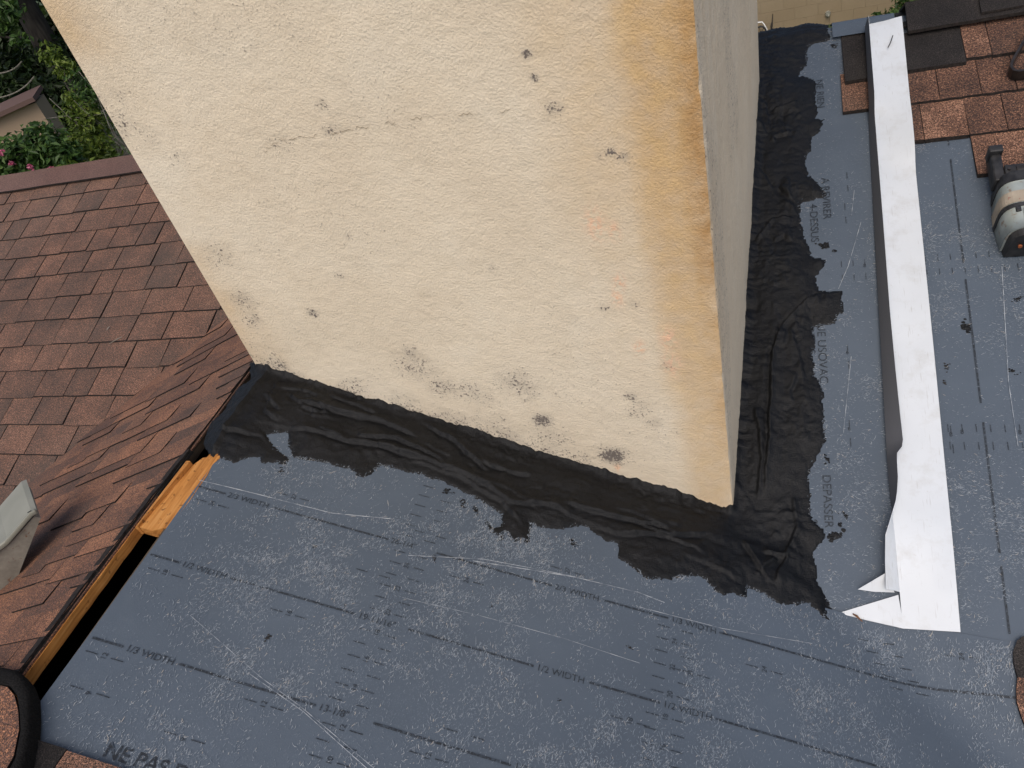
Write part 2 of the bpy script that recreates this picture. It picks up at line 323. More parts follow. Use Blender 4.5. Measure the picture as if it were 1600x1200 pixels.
# little left slope of the cross gable: the same courses turned up over the valley
fg = field([(-1.088, -3.2), (-1.088, yv_l(-1.088)), (-4.75, yv_l(-4.75)), (-4.75, -3.2)][::-1], z_gl, .001, M['shingle_band'])
rows = range(-14, 40)
for r, y0 in enumerate(rows):
    yb = 1.1748 - y0*cy/2 - .35
    if yb < -1.1: continue
    xv = yb*PL/G + 2*XR
    x = max(xv-.02, -2.6) + random.random()*.06
    first = True
    while x < -1.092:
        w = random.uniform(.07, .26); x1 = min(x+w, -1.092-random.random()*.004)
        if -1.092-x1 < .05: x1 = -1.092-random.random()*.004
        jit = random.uniform(-.012, .012); up = random.random() < .45
        poly = clip([(x, yb+jit), (x1, yb+jit+random.uniform(-.003, .003)), (x1, yb+cy/2+.014), (x, yb+cy/2+.014)], G, -PL, -2*G*XR+.006)
        if len(poly) > 2 and x1-x > .02 and max(q[1] for q in poly)-min(q[1] for q in poly) > .01:
            tab(poly, z_gl, .0045, .0050 if up else .0011, .0020 if up else .0009, M['shingle_band'], fg)
        x = x1+(.001 if up else 0)
        if x1 >= -1.0965: break

# cut layers and bare wood along the open ridge slot
for k, (dx, dz, th, m) in enumerate(((-.004, .009, .006, 'edge'), (.000, .002, .006, 'felt'))):
    pts = [(-1.092+dx+random.uniform(-.003, .003)+.09*max(0, (y+.36))*1., y) for y in np.linspace(-.72, -.20, 22)]
    top = [(x, y, float(z_gl(x, y))+dz) for x, y in pts] + [(x-.02, y, float(z_gl(x-.02, y))+dz) for x, y in pts[::-1]]
    mesh_obj('cut_felt_edge', *prism(top, [(a, b, c-th) for a, b, c in top]), M[m], house)
ys = np.linspace(-.76, -.385, 16); pts = [(-1.084+random.uniform(-.0012, .0012), y) for y in ys]
top = [(x, y, float(z_gl(-1.083, y))-.004) for x, y in pts] + [(x-.03, y, float(z_gl(-1.11, y))-.004) for x, y in pts[::-1]]
mesh_obj('deck_edge', *prism(top, [(a+.001, b, c-.022) for a, b, c in top]), M['wood'], house)
brd = [(-1.075, -.398), (-1.040, -.404), (-1.006, -.392), (-1.003, -.33), (-1.004, -.26), (-1.009, -.232), (-1.003, -.212), (-1.014, -.196), (-1.012, -.178), (-1.024, -.192), (-1.033, -.197), (-1.036, -.212), (-1.045, -.214), (-1.058, -.238), (-1.072, -.30)]
top = [(x, y, .388+.010*(x+1.0)*-3) for x, y in brd]
mesh_obj('deck_board', *prism(top, [(a, b, c-.02) for a, b, c in top]), M['wood'], house)
mesh_obj('deck_edge', *prism([(-1.083, -.40, .392), (-1.074, -.40, .396), (-1.056, -.235, .402), (-1.066, -.235, .402)], [(-1.083, -.40, .372), (-1.074, -.40, .372), (-1.056, -.235, .376), (-1.066, -.235, .376)]), M['wood'], house)

# cap along the left half of the main ridge
def cap(x0, x1, zr, pitch, half, dz, mat, parent, th=.006, wob=.004, lift=.0):
    V = []; F = []; n = 14; prof = [(-1., 0.), (-.55, .001), (-.16, .004), (0., .0075), (.16, .004), (.6, .001), (1., 0.)]
    for i in range(n+1):
        x = x0+(x1-x0)*i/n; e = random.uniform(-wob, wob)
        for a, h in prof: V.append((x, YR+a*half+(e if a == -1 else 0), zr-abs(a)*half*pitch+dz+h+lift*i/n))
    m = len(prof)
    for i in range(n): F += [(i*m+k, (i+1)*m+k, (i+1)*m+k+1, i*m+k+1) for k in range(m-1)]
    N = len(V); V += [(a, b, c-th) for a, b, c in V]
    F += [tuple(q+N for q in f[::-1]) for f in F]
    rim = [i*m for i in range(n+1)]; F2 = []
    F2 += [(rim[i], rim[i]+N, rim[i+1]+N, rim[i+1]) for i in range(n)]
    F2 += [(rim[i+1]+m-1, rim[i+1]+m-1+N, rim[i]+m-1+N, rim[i]+m-1) for i in range(n)]
    F2 += [(k+1, k+1+N, k+N, k) for k in range(m-1)] + [(n*m+k, n*m+k+N, n*m+k+1+N, n*m+k+1) for k in range(m-1)]
    return mesh_obj('cap_shingle', V, F+F2, None, parent, mats=[mat, M['edge']], fm=[0]*len(F)+[1]*len(F2))
rc = field([(-7, YR-.06), (-1.052, YR-.06), (-1.052, YR+.06), (-7, YR+.06)], lambda x, y: PL*YR-PL*abs(y-YR), .009, M['felt'], 'ridge_cap')
for x0, x1, k in ((-3.7, -1.052, 0), (-5.4, -3.695, 1), (-7., -5.39, 0)):
    cap(x0, x1, PL*YR, PL, .085, .021+.004*k, M['cap_red'], rc, lift=.002)

# right main slope: newer brown shingles starting beyond the bare strip
fr = field([(1.30, YR), (1.30, -1.20), (2.63, yv_r(2.63)), (5, yv_r(2.63)), (5, YR)], lambda x, y: PR*y, .002, M['shingle_new'])
def rt(x0, x1, y0, y1, m, hi=.007): return tab(ragged(x0+.0007, x1-.0007, y0, y1+.02, 4, .0012), lambda x, y: PR*y, .0075, hi, .0015, M[m], fr, skew=random.uniform(-.0012, .0012))
rt(.273, .425, 1.006, 1.118, 'shingle_new'); rt(.283, .425, 1.098, 1.262, 'shingle_dark', .013)
rt(.425, .569, 1.105, 1.225, 'shingle_dark', .013)
for x0, x1 in ((.569, .627), (.627, .76), (.76, .85), (.85, 1.01), (1.01, 1.14), (1.14, 1.3)): rt(x0, x1, 1.118, 1.235, 'shingle_new', .011)
for x0, x1 in ((.425, .498), (.498, .59), (.59, .665), (.665, .80), (.80, .88), (.88, 1.02), (1.02, 1.1), (1.1, 1.3)): rt(x0, x1, 1.003, 1.118, 'shingle_new', .009)
for x0, x1 in ((.40, .452), (.452, .549), (.549, .63), (.63, .75), (.75, .84), (.84, 1.0), (1.0, 1.12), (1.12, 1.3)): rt(x0, x1, .889, 1.003, 'shingle_new', .008)
for x0, x1 in ((.551, .60), (.60, .72), (.72, .80), (.80, .96), (.96, 1.1), (1.1, 1.3)): rt(x0, x1, .774, .889, 'shingle_new', .0075)
rc2 = field([(.43, YR-.06), (5, YR-.06), (5, YR+.06), (.43, YR+.06)], lambda x, y: PR*YR-PR*abs(y-YR), .020, M['felt'], 'ridge_cap')
cap(.445, .80, PR*YR, PR, .092, .030, M['shingle_dark'], rc2, lift=.004, th=.008, wob=.002)
cap(.615, 1.05, PR*YR, PR, .082, .040, M['shingle_dark'], rc2, lift=.004, th=.006)
for x0 in (1.0, 1.45, 1.9, 2.35, 2.8, 3.25, 3.7, 4.15, 4.6): cap(x0, min(x0+.5, 5), PR*YR, PR, .088, .036, M['shingle_new'], rc2)

# lower part of the front gable slope: shingles already laid over the sheet's bottom edge
fb = field([(-1.018, -3.2), (2.63, -3.2), (2.63, yv_r(2.63)), (1.1, -.995), (.9, -.86), (-1.018, -.86)], z_gr, .016, M['shingle_old'])
x = -1.01
for k, w in enumerate((.085, .10, .13, .12, .15, .11, .14, .12, .16, .13, .15, .13, .14)):
    tab(ragged(x+.001, x+w-.001, -.90, -.792+random.uniform(-.003, .003), 3), z_gr, .017, .008, .0035, M['shingle_dark' if k == 0 else 'shingle_old'], fb); x += w

# ---------------------------------------------------------------- stucco chimney
chim = thing('chimney', 'cream painted stucco chimney with orange stain down its right corner', 'chimney', (*uv_to_xy(-CW/2, CD/2), -.2))
MOLD = [ (-0.379,0.265,0.0191,1.00),(-0.241,0.167,0.0278,1.00),(-0.304,0.156,0.0169,0.50),(-0.634,0.409,0.0551,0.35),(-0.590,0.355,0.0347,0.50),(-0.525,0.344,0.0301,0.50),(-0.409,0.368,0.0526,0.40),(-0.165,0.306,0.0284,0.40),(-0.179,0.340,0.0127,0.70),(-0.141,0.846,0.0072,1.00),(-0.160,0.842,0.0062,0.50),(-0.121,0.836,0.0103,0.50),(-0.239,1.005,0.0070,0.90),(-0.235,0.970,0.0061,0.90),(-0.215,0.924,0.0143,0.50),(-0.604,0.975,0.0116,0.50),(-0.717,0.921,0.0245,0.30),(-0.605,0.932,0.0163,0.50),(-0.826,0.557,0.0140,0.60),(-0.661,0.732,0.0100,0.40),(-0.390,0.648,0.0094,0.50),(-0.494,0.320,0.0247,0.40),(-0.609,0.248,0.0581,0.30),(-0.498,0.193,0.0722,0.35),(-0.373,0.211,0.0557,0.35),(-1.004,0.413,0.0343,0.60),(-0.969,0.375,0.0280,0.50),(-1.072,1.040,0.0354,0.30),(-1.006,1.043,0.0247,0.35),(-1.043,0.994,0.0309,0.40),(-1.001,0.965,0.0276,0.30),(-0.992,0.594,0.0326,0.45),(-1.000,0.543,0.0271,0.50),(-0.993,0.708,0.0433,0.30),(-0.956,0.916,0.0273,0.25),(-0.131,0.930,0.0200,0.20),(-0.633,0.453,0.0190,0.50),(-0.143,0.272,0.0261,0.35),(-0.720,0.648,0.0131,0.40),(-0.196,0.557,0.0139,0.40),(-0.143,0.563,0.0138,0.30),(-0.096,0.423,0.0170,0.30) ]
PEACH = [ (-0.161,0.610,0.0090),(-0.170,0.577,0.0092),(-0.090,0.483,0.0141),(-0.090,0.423,0.0145),(-0.185,0.725,0.0152),(-0.155,0.711,0.0087),(-0.145,0.461,0.0096),(-0.236,0.131,0.0070) ]
CRACK = [(-0.782,0.904),(-0.720,0.928),(-0.659,0.928),(-0.593,0.930),(-0.504,0.934),(-0.432,0.936),(-0.345,0.930),(-0.281,0.928)]
def set_attr(o, name, a): at = o.data.attributes.new(name, 'FLOAT', 'POINT'); at.data.foreach_set('value', np.ascontiguousarray(a, np.float32))
def seg_dist(px, py, L):
    d = np.full(px.shape, 9.)
    for (ax, ay), (bx, by) in zip(L[:-1], L[1:]):
        vx, vy = bx-ax, by-ay; t_ = np.clip(((px-ax)*vx+(py-ay)*vy)/(vx*vx+vy*vy+1e-12), 0, 1)
        d = np.minimum(d, np.hypot(px-ax-t_*vx, py-ay-t_*vy))
    return d
def grid_faces(nu, nv):
    i = np.arange((nu-1)*(nv-1)); a = (i//(nv-1))*nv + i % (nv-1); return np.stack([a, a+nv, a+nv+1, a+1], 1)
ZT = 1.75
def stucco_face(name, L, axis):
    zs = np.concatenate([np.arange(-.12, 1.32, .0042), np.arange(1.34, ZT+.001, .0683)]); us = np.linspace(0, L, int(L/.0042)+1)
    U, Z = np.meshgrid(us, zs, indexing='ij'); U = U.ravel(); Z = Z.ravel()
    amp = .0016*(fbm(U*85+3, Z*85+axis*31, 3)-.5) + .003*(fbm(U*7, Z*7+axis*11, 3)-.5)
    edge = np.minimum(U, L-U); rnd = 0
    fade = sstep(edge, 0., .012)
    off = amp*fade
    chip = (.0014+.0075*np.maximum(0, fbm(Z*0+3.3, Z*26, 3)-.50)+.010*np.maximum(0, fbm(Z*0+8.3, Z*7, 2)-.62))*np.exp(-(U/.006)**2)   # worn shared corner
    if axis == 0: x, y = uv_to_xy(-U-chip*(U < .02), -off+chip)                # front, facing -v
    else: x, y = uv_to_xy(off-chip, U+chip)                                    # side, facing +u
    F = grid_faces(len(us), len(zs)); F = F if axis == 1 else F[:, ::-1]
    o = mesh_obj(name, np.stack([x, y, Z], 1), F, M['stucco'], chim, smooth=True)
    return o, U, Z, edge
fo, U, Z, edge = stucco_face('front_face', CW, 0); u = -U
wob = .045*(fbm(Z*2.2+5, U*3, 3)-.5) + .03*(fbm(Z*2.0, U*34, 3)-.5) + .012*(fbm(Z*30, U*30, 2)-.5)
rust = sstep(u+wob, -.155-.05*(Z-.4), -.055) * (1-.35*sstep(u, -.03, -.005)*sstep(fbm(Z*5, u*3, 2), .45, .6))
rust = np.maximum(rust, .40*sstep(u+wob*2, -.32, -.14)*sstep(Z, .15, .9)); rust = np.maximum(rust, .50*sstep(-CW-u+wob*1.5, -.14, -.01)*sstep(fbm(Z*6, u*6+9, 2), .38, .6))
set_attr(fo, 'rust', np.clip(rust, 0, 1)*(.62+.38*sstep(Z, .1, .9)))
set_attr(fo, 'deeprust', sstep(u+.35*wob, -.045, -.002)*sstep(fbm(Z*7+2, u*4, 3), .25, .65)*sstep(Z, .05, .6)*.95)
mold = np.zeros_like(U)
for a, b, r, s in MOLD: mold = np.maximum(mold, s*np.exp(-(((u-a)/1.25)**2+((Z-b))**2)/(r*r*.9)))
zb = z_gr(u, 0*u); mold = np.maximum(mold, .62*np.exp(-np.maximum(Z-zb, 0)/.075)*sstep(fbm(u*12, Z*12, 2), .35, .6)*sstep(-u, .15, .4))
mold = np.maximum(mold, .13*sstep(fbm(u*4+1, Z*4, 3), .56, .70)); set_attr(fo, 'mold', mold)
pe = np.zeros_like(U)
for a, b, r in PEACH: pe = np.maximum(pe, np.exp(-((u-a)**2+((Z-b)/1.7)**2)/(r*r)))
set_attr(fo, 'peach', pe)
jx = .012*(fbm(u*22, Z*22, 3)-.5); cr = np.exp(-(seg_dist(u, Z+jx, CRACK)/.0022)**2)*sstep(fbm(u*16, Z*3, 2), .42, .62)
set_attr(fo, 'crack', cr*.5); set_attr(fo, 'side', 0*U)
so_, U2, Z2, e2 = stucco_face('side_face', CD, 1)
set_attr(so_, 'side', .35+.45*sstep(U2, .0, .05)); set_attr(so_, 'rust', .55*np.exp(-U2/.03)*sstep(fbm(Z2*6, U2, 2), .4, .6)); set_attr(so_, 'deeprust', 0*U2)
set_attr(so_, 'mold', .25*sstep(fbm(U2*5, Z2*2, 3), .52, .7)); set_attr(so_, 'peach', 0*U2); set_attr(so_, 'crack', 0*U2)
rr_ = random.Random(3)
for k in range(len(CRACK)-1):                                                  # hairline crack in short broken runs
    (a0, b0), (a1, b1) = CRACK[k], CRACK[k+1]
    for j in range(3):
        if rr_.random() < .35: continue
        t0, t1 = j/3+rr_.uniform(0, .05), (j+1)/3-rr_.uniform(0, .04); pts = [(a0+(a1-a0)*t_, b0+(b1-b0)*t_+rr_.uniform(-.0035, .0035)) for t_ in np.linspace(t0, t1, 6)]; V = []
        for i, (a_, b_) in enumerate(pts):
            w_ = .00055*(.4 if i in (0, 5) else rr_.uniform(.6, 1.2)); x_, y_ = uv_to_xy(a_, -.0016); V += [(x_, y_, b_-w_), (x_, y_, b_+w_)]
        mesh_obj('hairline_crack', V, [(2*i, 2*i+2, 2*i+3, 2*i+1) for i in range(5)], M['crack'], chim)
P = [(*uv_to_xy(a, b), z) for z in (-.12, ZT) for a, b in ((-.001, .001), (-CW+.001, .001), (-CW+.001, CD), (-.001, CD))]
co = mesh_obj('core', P, [(4, 5, 6, 7), (1, 2, 6, 5), (2, 3, 7, 6)], M['stucco'], chim)
for n_, v_ in (('rust', .2), ('deeprust', 0), ('mold', .2), ('peach', 0), ('crack', 0), ('side', .5)): set_attr(co, n_, np.full(8, v_))
V, F = box_pts((*uv_to_xy(-CW/2, CD/2), ZT), (CS, SN, 0), (-SN, CS, 0), (0, 0, 1), CW+.16, CD+.16, .09)
cp = mesh_obj('chimney_cap', V, F, M['house_wall'], chim); bevel_obj(cp, .01)

# ---------------------------------------------------------------- underlayment sheets
def y_top(x): return np.where(x < .0, .075, np.where(x < .15, .075-(.248/.15)*np.clip(x, 0, .15), -.173-.09*(x-.15)))
def x_cut(y): return -1.032-.05*(y+.2)*-1.0
xs = np.concatenate([np.arange(-1.0, 1.3, .012)]); nr = 70
fu = thing('underlayment_sheet', 'blue-grey printed underlayment sheet below the chimney, beside the bare wood slot', 'underlayment', (0, -.5, .0))
def lattice(xa, fy0, fy1, n): 
    X = np.repeat(xa[:, None], n, 1); T = np.linspace(0, 1, n)[None, :]; Y = fy0(xa)[:, None]*(1-T)+fy1(xa)[:, None]*T; return X.ravel(), Y.ravel()
X, Y = lattice(xs, lambda x: np.where(x < .6, -.86, -.86-.5*(x-.6)), y_top, nr)
X = X + np.where(X < -.98, (.01*(Y+.216)-.008) * (1-(X+1.0)/.02).clip(0, 1), 0)     # edge beside the slot runs slightly askew
Vt = np.stack([X, Y, z_front(X, Y)], 1); sh = mesh_obj('sheet', Vt, grid_faces(len(xs), nr), M['sheet'], fu, smooth=True)
n_ = len(xs); ring = [i for i in range(nr)]                                                 # thin cut lip at the slot
lip = mesh_obj('sheet_edge', np.concatenate([Vt[ring], Vt[ring]-[0, 0, .010]]), [(k, k+1, k+1+nr, k+nr) for k in range(nr-1)], M['felt'], fu)
su = thing('underlayment_sheet', 'blue-grey printed underlayment sheet right of the chimney, under the white flashing', 'underlayment', (.5, .5, .2))
xs2 = np.arange(-.03, 1.33, .012); ya = np.concatenate([np.arange(-1.25, 1.31, .014), [1.3149, 1.32, 1.36, 1.42]])
X, Y = np.meshgrid(xs2, ya, indexing='ij'); X = X.ravel(); Y = Y.ravel()
keep = (Y > -.9027*X-.10)
Fg = grid_faces(len(xs2), len(ya)); Fg = Fg[keep[Fg].all(1)]
mesh_obj('sheet', np.stack([X, Y, z_side(X, Y)], 1), Fg, M['sheet_side'], su, smooth=True)
tp = [(.21, 1.318), (.405, 1.318), (.40, 1.262), (.24, 1.262)]                               # patch folded over the ridge
px_, py_ = np.meshgrid(np.linspace(.262, .42, 20), np.linspace(1.262, 1.40, 16), indexing='ij'); px_ = px_.ravel(); py_ = py_.ravel()
mesh_obj('ridge_strip', np.stack([px_, py_, z_side(px_, py_)+.012], 1), grid_faces(20, 16), M['sheet'], su, smooth=True)

def ribbon(pts, w, zf, dz=.0017, n=None):
    P = np.array(pts, float); d = np.r_[0, np.cumsum(np.hypot(*np.diff(P, axis=0).T))]; n = n or max(2, int(d[-1]/.012)+1)
    s = np.linspace(0, d[-1], n); x = np.interp(s, d, P[:, 0]); y = np.interp(s, d, P[:, 1])
    tx = np.gradient(x, s); ty = np.gradient(y, s); L = np.hypot(tx, ty)+1e-9; nx, ny = -ty/L*w/2, tx/L*w/2
    A = np.stack([x+nx, y+ny, zf(x+nx, y+ny)+dz], 1); B = np.stack([x-nx, y-ny, zf(x-nx, y-ny)+dz], 1)
    return np.concatenate([A, B]).tolist(), [(i+n, i+1+n, i+1, i) for i in range(n-1)]
def text(body, x, y, size, ang, zf, parent, bold=False):
    cu = bpy.data.curves.new('t', 'FONT'); cu.body = body; cu.size = size; cu.offset = size*.018 if bold else 0.
    o = bpy.data.objects.new('t', cu); COL.objects.link(o); dg = bpy.context.evaluated_depsgraph_get()
    me = bpy.data.meshes.new_from_object(o.evaluated_get(dg)); bpy.data.objects.remove(o)
    V = np.array([v.co[:2] for v in me.vertices]); F = [tuple(p.vertices) for p in me.polygons]
    bpy.data.meshes.remove(me); c, s = math.cos(ang), math.sin(ang)
    X = x+V[:, 0]*c-V[:, 1]*s; Y = y+V[:, 0]*s+V[:, 1]*c
    return mesh_obj('printed_text', np.stack([X, Y, zf(X, Y)+.0019], 1), F, M['ink'], parent)
def txt_w(b, size): return size*.52*len(b)
# three printed width lines with their captions
for yy, cap_, num in ((-.625, '1/3 WIDTH', '13-1/8"'), (-.456, '1/2 WIDTH', '19-11/16"'), (-.291, '2/3 WIDTH', '26-1/4"')):
    gaps = [(-.945, -.862, cap_), (-.625, -.543, num), (-.316, -.233, cap_), (-.105, -.025, '1/3 WIDTH' if yy == -.291 else cap_)]
    if yy == -.625: gaps += [(.20, .275, cap_)]
    x = -1.004
    for a, b, s in gaps + [(.9, .9, None)]:
        lim = a-.005
        pts = [(x, yy-.0), (min(lim, .95), yy)]
        if lim-x > .01: mesh_obj('printed_line', *ribbon(pts, .0038, z_front), M['ink'], fu)
        if s: text(s, a, yy-.0055, .0165, 0., z_front, fu)
        x = b+.006
ticks = []
def tick(xc, yc, num, span=.021, gap=.011, horiz=True, zf=z_front, parent=fu, w=.0016):
    for sgn in (-1, 1):
        a, b = sgn*gap, sgn*(gap+span)
        pts = [(xc+a, yc), (xc+b, yc)] if horiz else [(xc, yc+a), (xc, yc+b)]
        ticks.append((parent, ribbon(pts, w, zf)))
    if num: text(num, xc+.004 if horiz else xc-.004, yc-.006 if horiz else yc+.006, .0125, math.pi/2 if horiz else 0., zf, parent)
for xc, y0, k0 in ((-.58, -.456, 19), (-.095, -.456, 19)):
    for i in range(1, 7): tick(xc, -.456+i*.0254-.006, str(19+i) if i % 2 else None); 
    for i in range(1, 7): tick(xc-.004, -.625+i*.0254-.006, str(12+i) if i % 2 == 0 else None)
for i in range(1, 7): tick(-.578, -.625-i*.0254+.004, str(13-i) if i % 2 else None); tick(-.578, -.291+i*.0254-.006, None)
for xc, yc, s in ((-.968, -.648, '12'), (-.705, -.629-.018, '12'), (-.790, -.727, '9'), (-.443, -.649, '12'), (-.154, -.502, '18'), (-.064, -.387, '21'), (-.962, -.482, '18'), (-.955, -.705, '9'), (-.83, -.255, '27'), (-.47, -.33, '24'), (-.30, -.25, '27'), (-.962, -.32, '24'), (.06, -.34, '24'), (-.56, -.255, None), (.40, -.235, '24')): tick(xc, yc, s)
for i in range(5): tick(.26+.012*i, -.225-.022*i*.9, None)
for xc, yc, s in ((-.735, -.49, '16'), (-.63, -.37, None), (-.40, -.60, None)): tick(xc, yc, s)
text('NE PAS DEPASSER', -.885, -.784, .030, .0, z_front, fu, True)
# the other sheet: one line up the slope, ruler rows across, lettering near the cement
for a, b in ((.875, .905), (.555, .835), (.235, .515), (-.055, .195), (-.19, -.075)):
    mesh_obj('printed_line', *ribbon([(.507-(1-b)*.021, b), (.507-(1-a)*.021, a)], .0036, z_side), M['ink'], su)
for xs_, yc in ((np.arange(.245, .62, .0254), .555), (np.arange(.40, .70, .0254), .165)):
    for k, xc in enumerate(xs_): tick(float(xc), yc, '8' if k % 4 == 2 else None, .016, .010, False, z_side, su, .0014)
for xc, yc, s in ((.246, .343, '6'), (.239, .172, '6'), (.43, .16, '8'), (.262, .71, None), (.272, .80, None), (.60, .36, None)): tick(xc, yc, s, .018, .010, False, z_side, su)
for s, xc, yc, sz in (('A REVIRER', .212, .818, .026), ('4-DESSUS', .181, .745, .026), ('QUE USOVAC', .184, .445, .026), ('NE RIEN', .213, 1.135, .026), ('DESUS', .162, .42, .024), ('DEPASSER', .180, .085, .024), ('SUR', .150, -.005, .024)): text(s, xc, yc, sz, -math.pi/2, z_side, su)
for par in (fu, su):
    stuff(mesh_obj('ruler_ticks', *join(*[r for p_, r in ticks if p_ == par]), M['ink'], par))

# scuffed fibres: thousands of tiny pale flecks across each sheet
def flecks(n, xr, yr, zf, along_y, parent, ok, seed):
    g = np.random.default_rng(seed); N = n*9; x = g.uniform(*xr, N); y = g.uniform(*yr, N)
    dn = fbm(x*5+seed, y*5, 3); d2 = fbm(x*32, y*32+seed, 2)
    k = (g.random(N) < np.clip((dn-.31)*2.5, .10, 1)*np.clip((d2-.30)*2.2, .10, 1)) & ok(x, y)
    x, y = x[k][:n], y[k][:n]; n = len(x); m = 3; L = g.gamma(1.7, .0018, n)+.0011; w = g.uniform(.0005, .0011, n)
    a = g.normal(math.pi/2-.15 if along_y else .05, .33, n); rows = []
    for i in range(m):
        ww = w*(.5, 1., .35)[i]; nx, ny = -np.sin(a)*ww/2, np.cos(a)*ww/2
        rows += [np.stack([x+nx, y+ny], 1), np.stack([x-nx, y-ny], 1)]
        a = a+g.normal(0, .42, n); x = x+np.cos(a)*L/(m-1); y = y+np.sin(a)*L/(m-1)
    V = np.stack(rows, 1).reshape(-1, 2); i = np.arange(n)*6
    F = np.concatenate([np.stack([i+1, i+3, i+2, i], 1), np.stack([i+3, i+5, i+4, i+2], 1)])
    return stuff(mesh_obj('scuff_flecks', np.column_stack([V, zf(V[:, 0], V[:, 1])+.0018]), F, M['scuff'], parent))
flecks(80000, (-1.0, .9), (-.83, .05), z_front, True, fu, lambda x, y: y < y_top(x)-.01, 3)
flecks(52000, (.12, 1.2), (-.25, 1.30), z_side, False, su, lambda x, y: y > y_top(x)+.005, 5)
SCR_F = [[(-.883,-.543),(-.728,-.608),(-.654,-.632),(-.497,-.695)],[(-.745,-.607),(-.641,-.640),(-.500,-.700)],[(-1.009,-.278),(-.876,-.272),(-.750,-.268),(-.633,-.242)],
 [(-.567,-.401),(-.431,-.392),(-.284,-.390),(-.150,-.396)],[(-.471,-.286),(-.284,-.259),(-.166,-.255),(-.118,-.261)],[(-.162,-.285),(-.013,-.281),(.146,-.262)],[(-.584,-.313),(-.449,-.276),(-.284,-.259)]]
SCR_S = [[(.295,.682),(.259,.565),(.235,.509)],[(.252,.343),(.226,.172)],[(.570,.540),(.546,.278),(.544,.147)],[(.286,.774),(.275,.702)]]
for L in SCR_F: mesh_obj('scratch', *ribbon([(a+random.uniform(-.002, .002), b+random.uniform(-.001, .001)) for a, b in L], random.uniform(.0008, .0016), z_front, .0021, 30), M['scratch'], fu)
for L in SCR_S: mesh_obj('scratch', *ribbon(L, .0011, z_side, .0021, 16), M['scratch'], su)

# ---------------------------------------------------------------- roof cement
TAR_OUT = [(-1.052,0.028),(-1.073,-0.005),(-1.065,-0.079),(-1.076,-0.117),(-1.056,-0.173),(-1.041,-0.186),(-1.028,-0.196),(-1.002,-0.212),(-0.974,-0.216),(-0.940,-0.185),(-0.922,-0.197),(-0.878,-0.182),(-0.874,-0.166),(-0.837,-0.161),(-0.796,-0.157),(-0.760,-0.155),(-0.726,-0.166),(-0.716,-0.151),(-0.703,-0.126),(-0.663,-0.123),(-0.623,-0.119),(-0.579,-0.122),(-0.540,-0.131),(-0.496,-0.142),(-0.451,-0.163),(-0.443,-0.185),(-0.452,-0.196),(-0.475,-0.179),(-0.475,-0.198),(-0.430,-0.231),(-0.429,-0.204),(-0.410,-0.223),(-0.399,-0.212),(-0.376,-0.211),(-0.387,-0.166),(-0.352,-0.167),(-0.333,-0.164),(-0.304,-0.140),(-0.280,-0.139),(-0.244,-0.160),(-0.219,-0.156),(-0.213,-0.190),(-0.183,-0.203),(-0.159,-0.220),(-0.120,-0.209),(-0.071,-0.184),(-0.050,-0.185),(-0.031,-0.206),(-0.016,-0.209),(0.001,-0.198),(0.027,-0.203),(0.032,-0.180),(0.058,-0.182),(0.090,-0.195),(0.129,-0.182),(0.143,-0.180),(0.163,-0.192),(0.177,-0.200),(0.171,-0.146),(0.159,-0.116),(0.162,-0.098),(0.154,-0.068),(0.171,-0.052),(0.183,-0.041),(0.174,-0.019),(0.156,-0.007),(0.154,0.041),(0.153,0.081),(0.164,0.110),(0.173,0.120),(0.190,0.158),(0.191,0.213),(0.188,0.271),(0.176,0.303),(0.173,0.340),(0.182,0.376),(0.178,0.414),(0.205,0.419),(0.222,0.423),(0.240,0.449),(0.247,0.509),(0.220,0.506),(0.192,0.510),(0.190,0.528),(0.190,0.543),(0.207,0.572),(0.211,0.589),(0.183,0.597),(0.174,0.632),(0.160,0.691),(0.162,0.754),(0.186,0.758),(0.228,0.764),(0.218,0.788),(0.202,0.811),(0.182,0.833),(0.180,0.865),(0.180,0.899),(0.192,0.907),(0.197,0.950),(0.215,0.956),(0.228,1.003),(0.211,1.012),(0.215,1.135),(0.196,1.150),(0.173,1.161),(0.173,1.172),(0.192,1.189),(0.200,1.256),(0.217,1.264),(0.259,1.266)]
TAR_OUT = [(-1.10, .09), (-1.068, .055)] + TAR_OUT + [(.255, 1.30), (.245, 1.335), (.20, 1.35), (.15, 1.345), (.11, 1.352), (.05, 1.345), (-.02, 1.33), (-.08, 1.20), (-.08, .08)]
TAR_HOLE = [(-0.946,-0.125),(-0.931,-0.111),(-0.912,-0.106),(-0.892,-0.141),(-0.875,-0.163),(-0.893,-0.158),(-0.921,-0.146)]
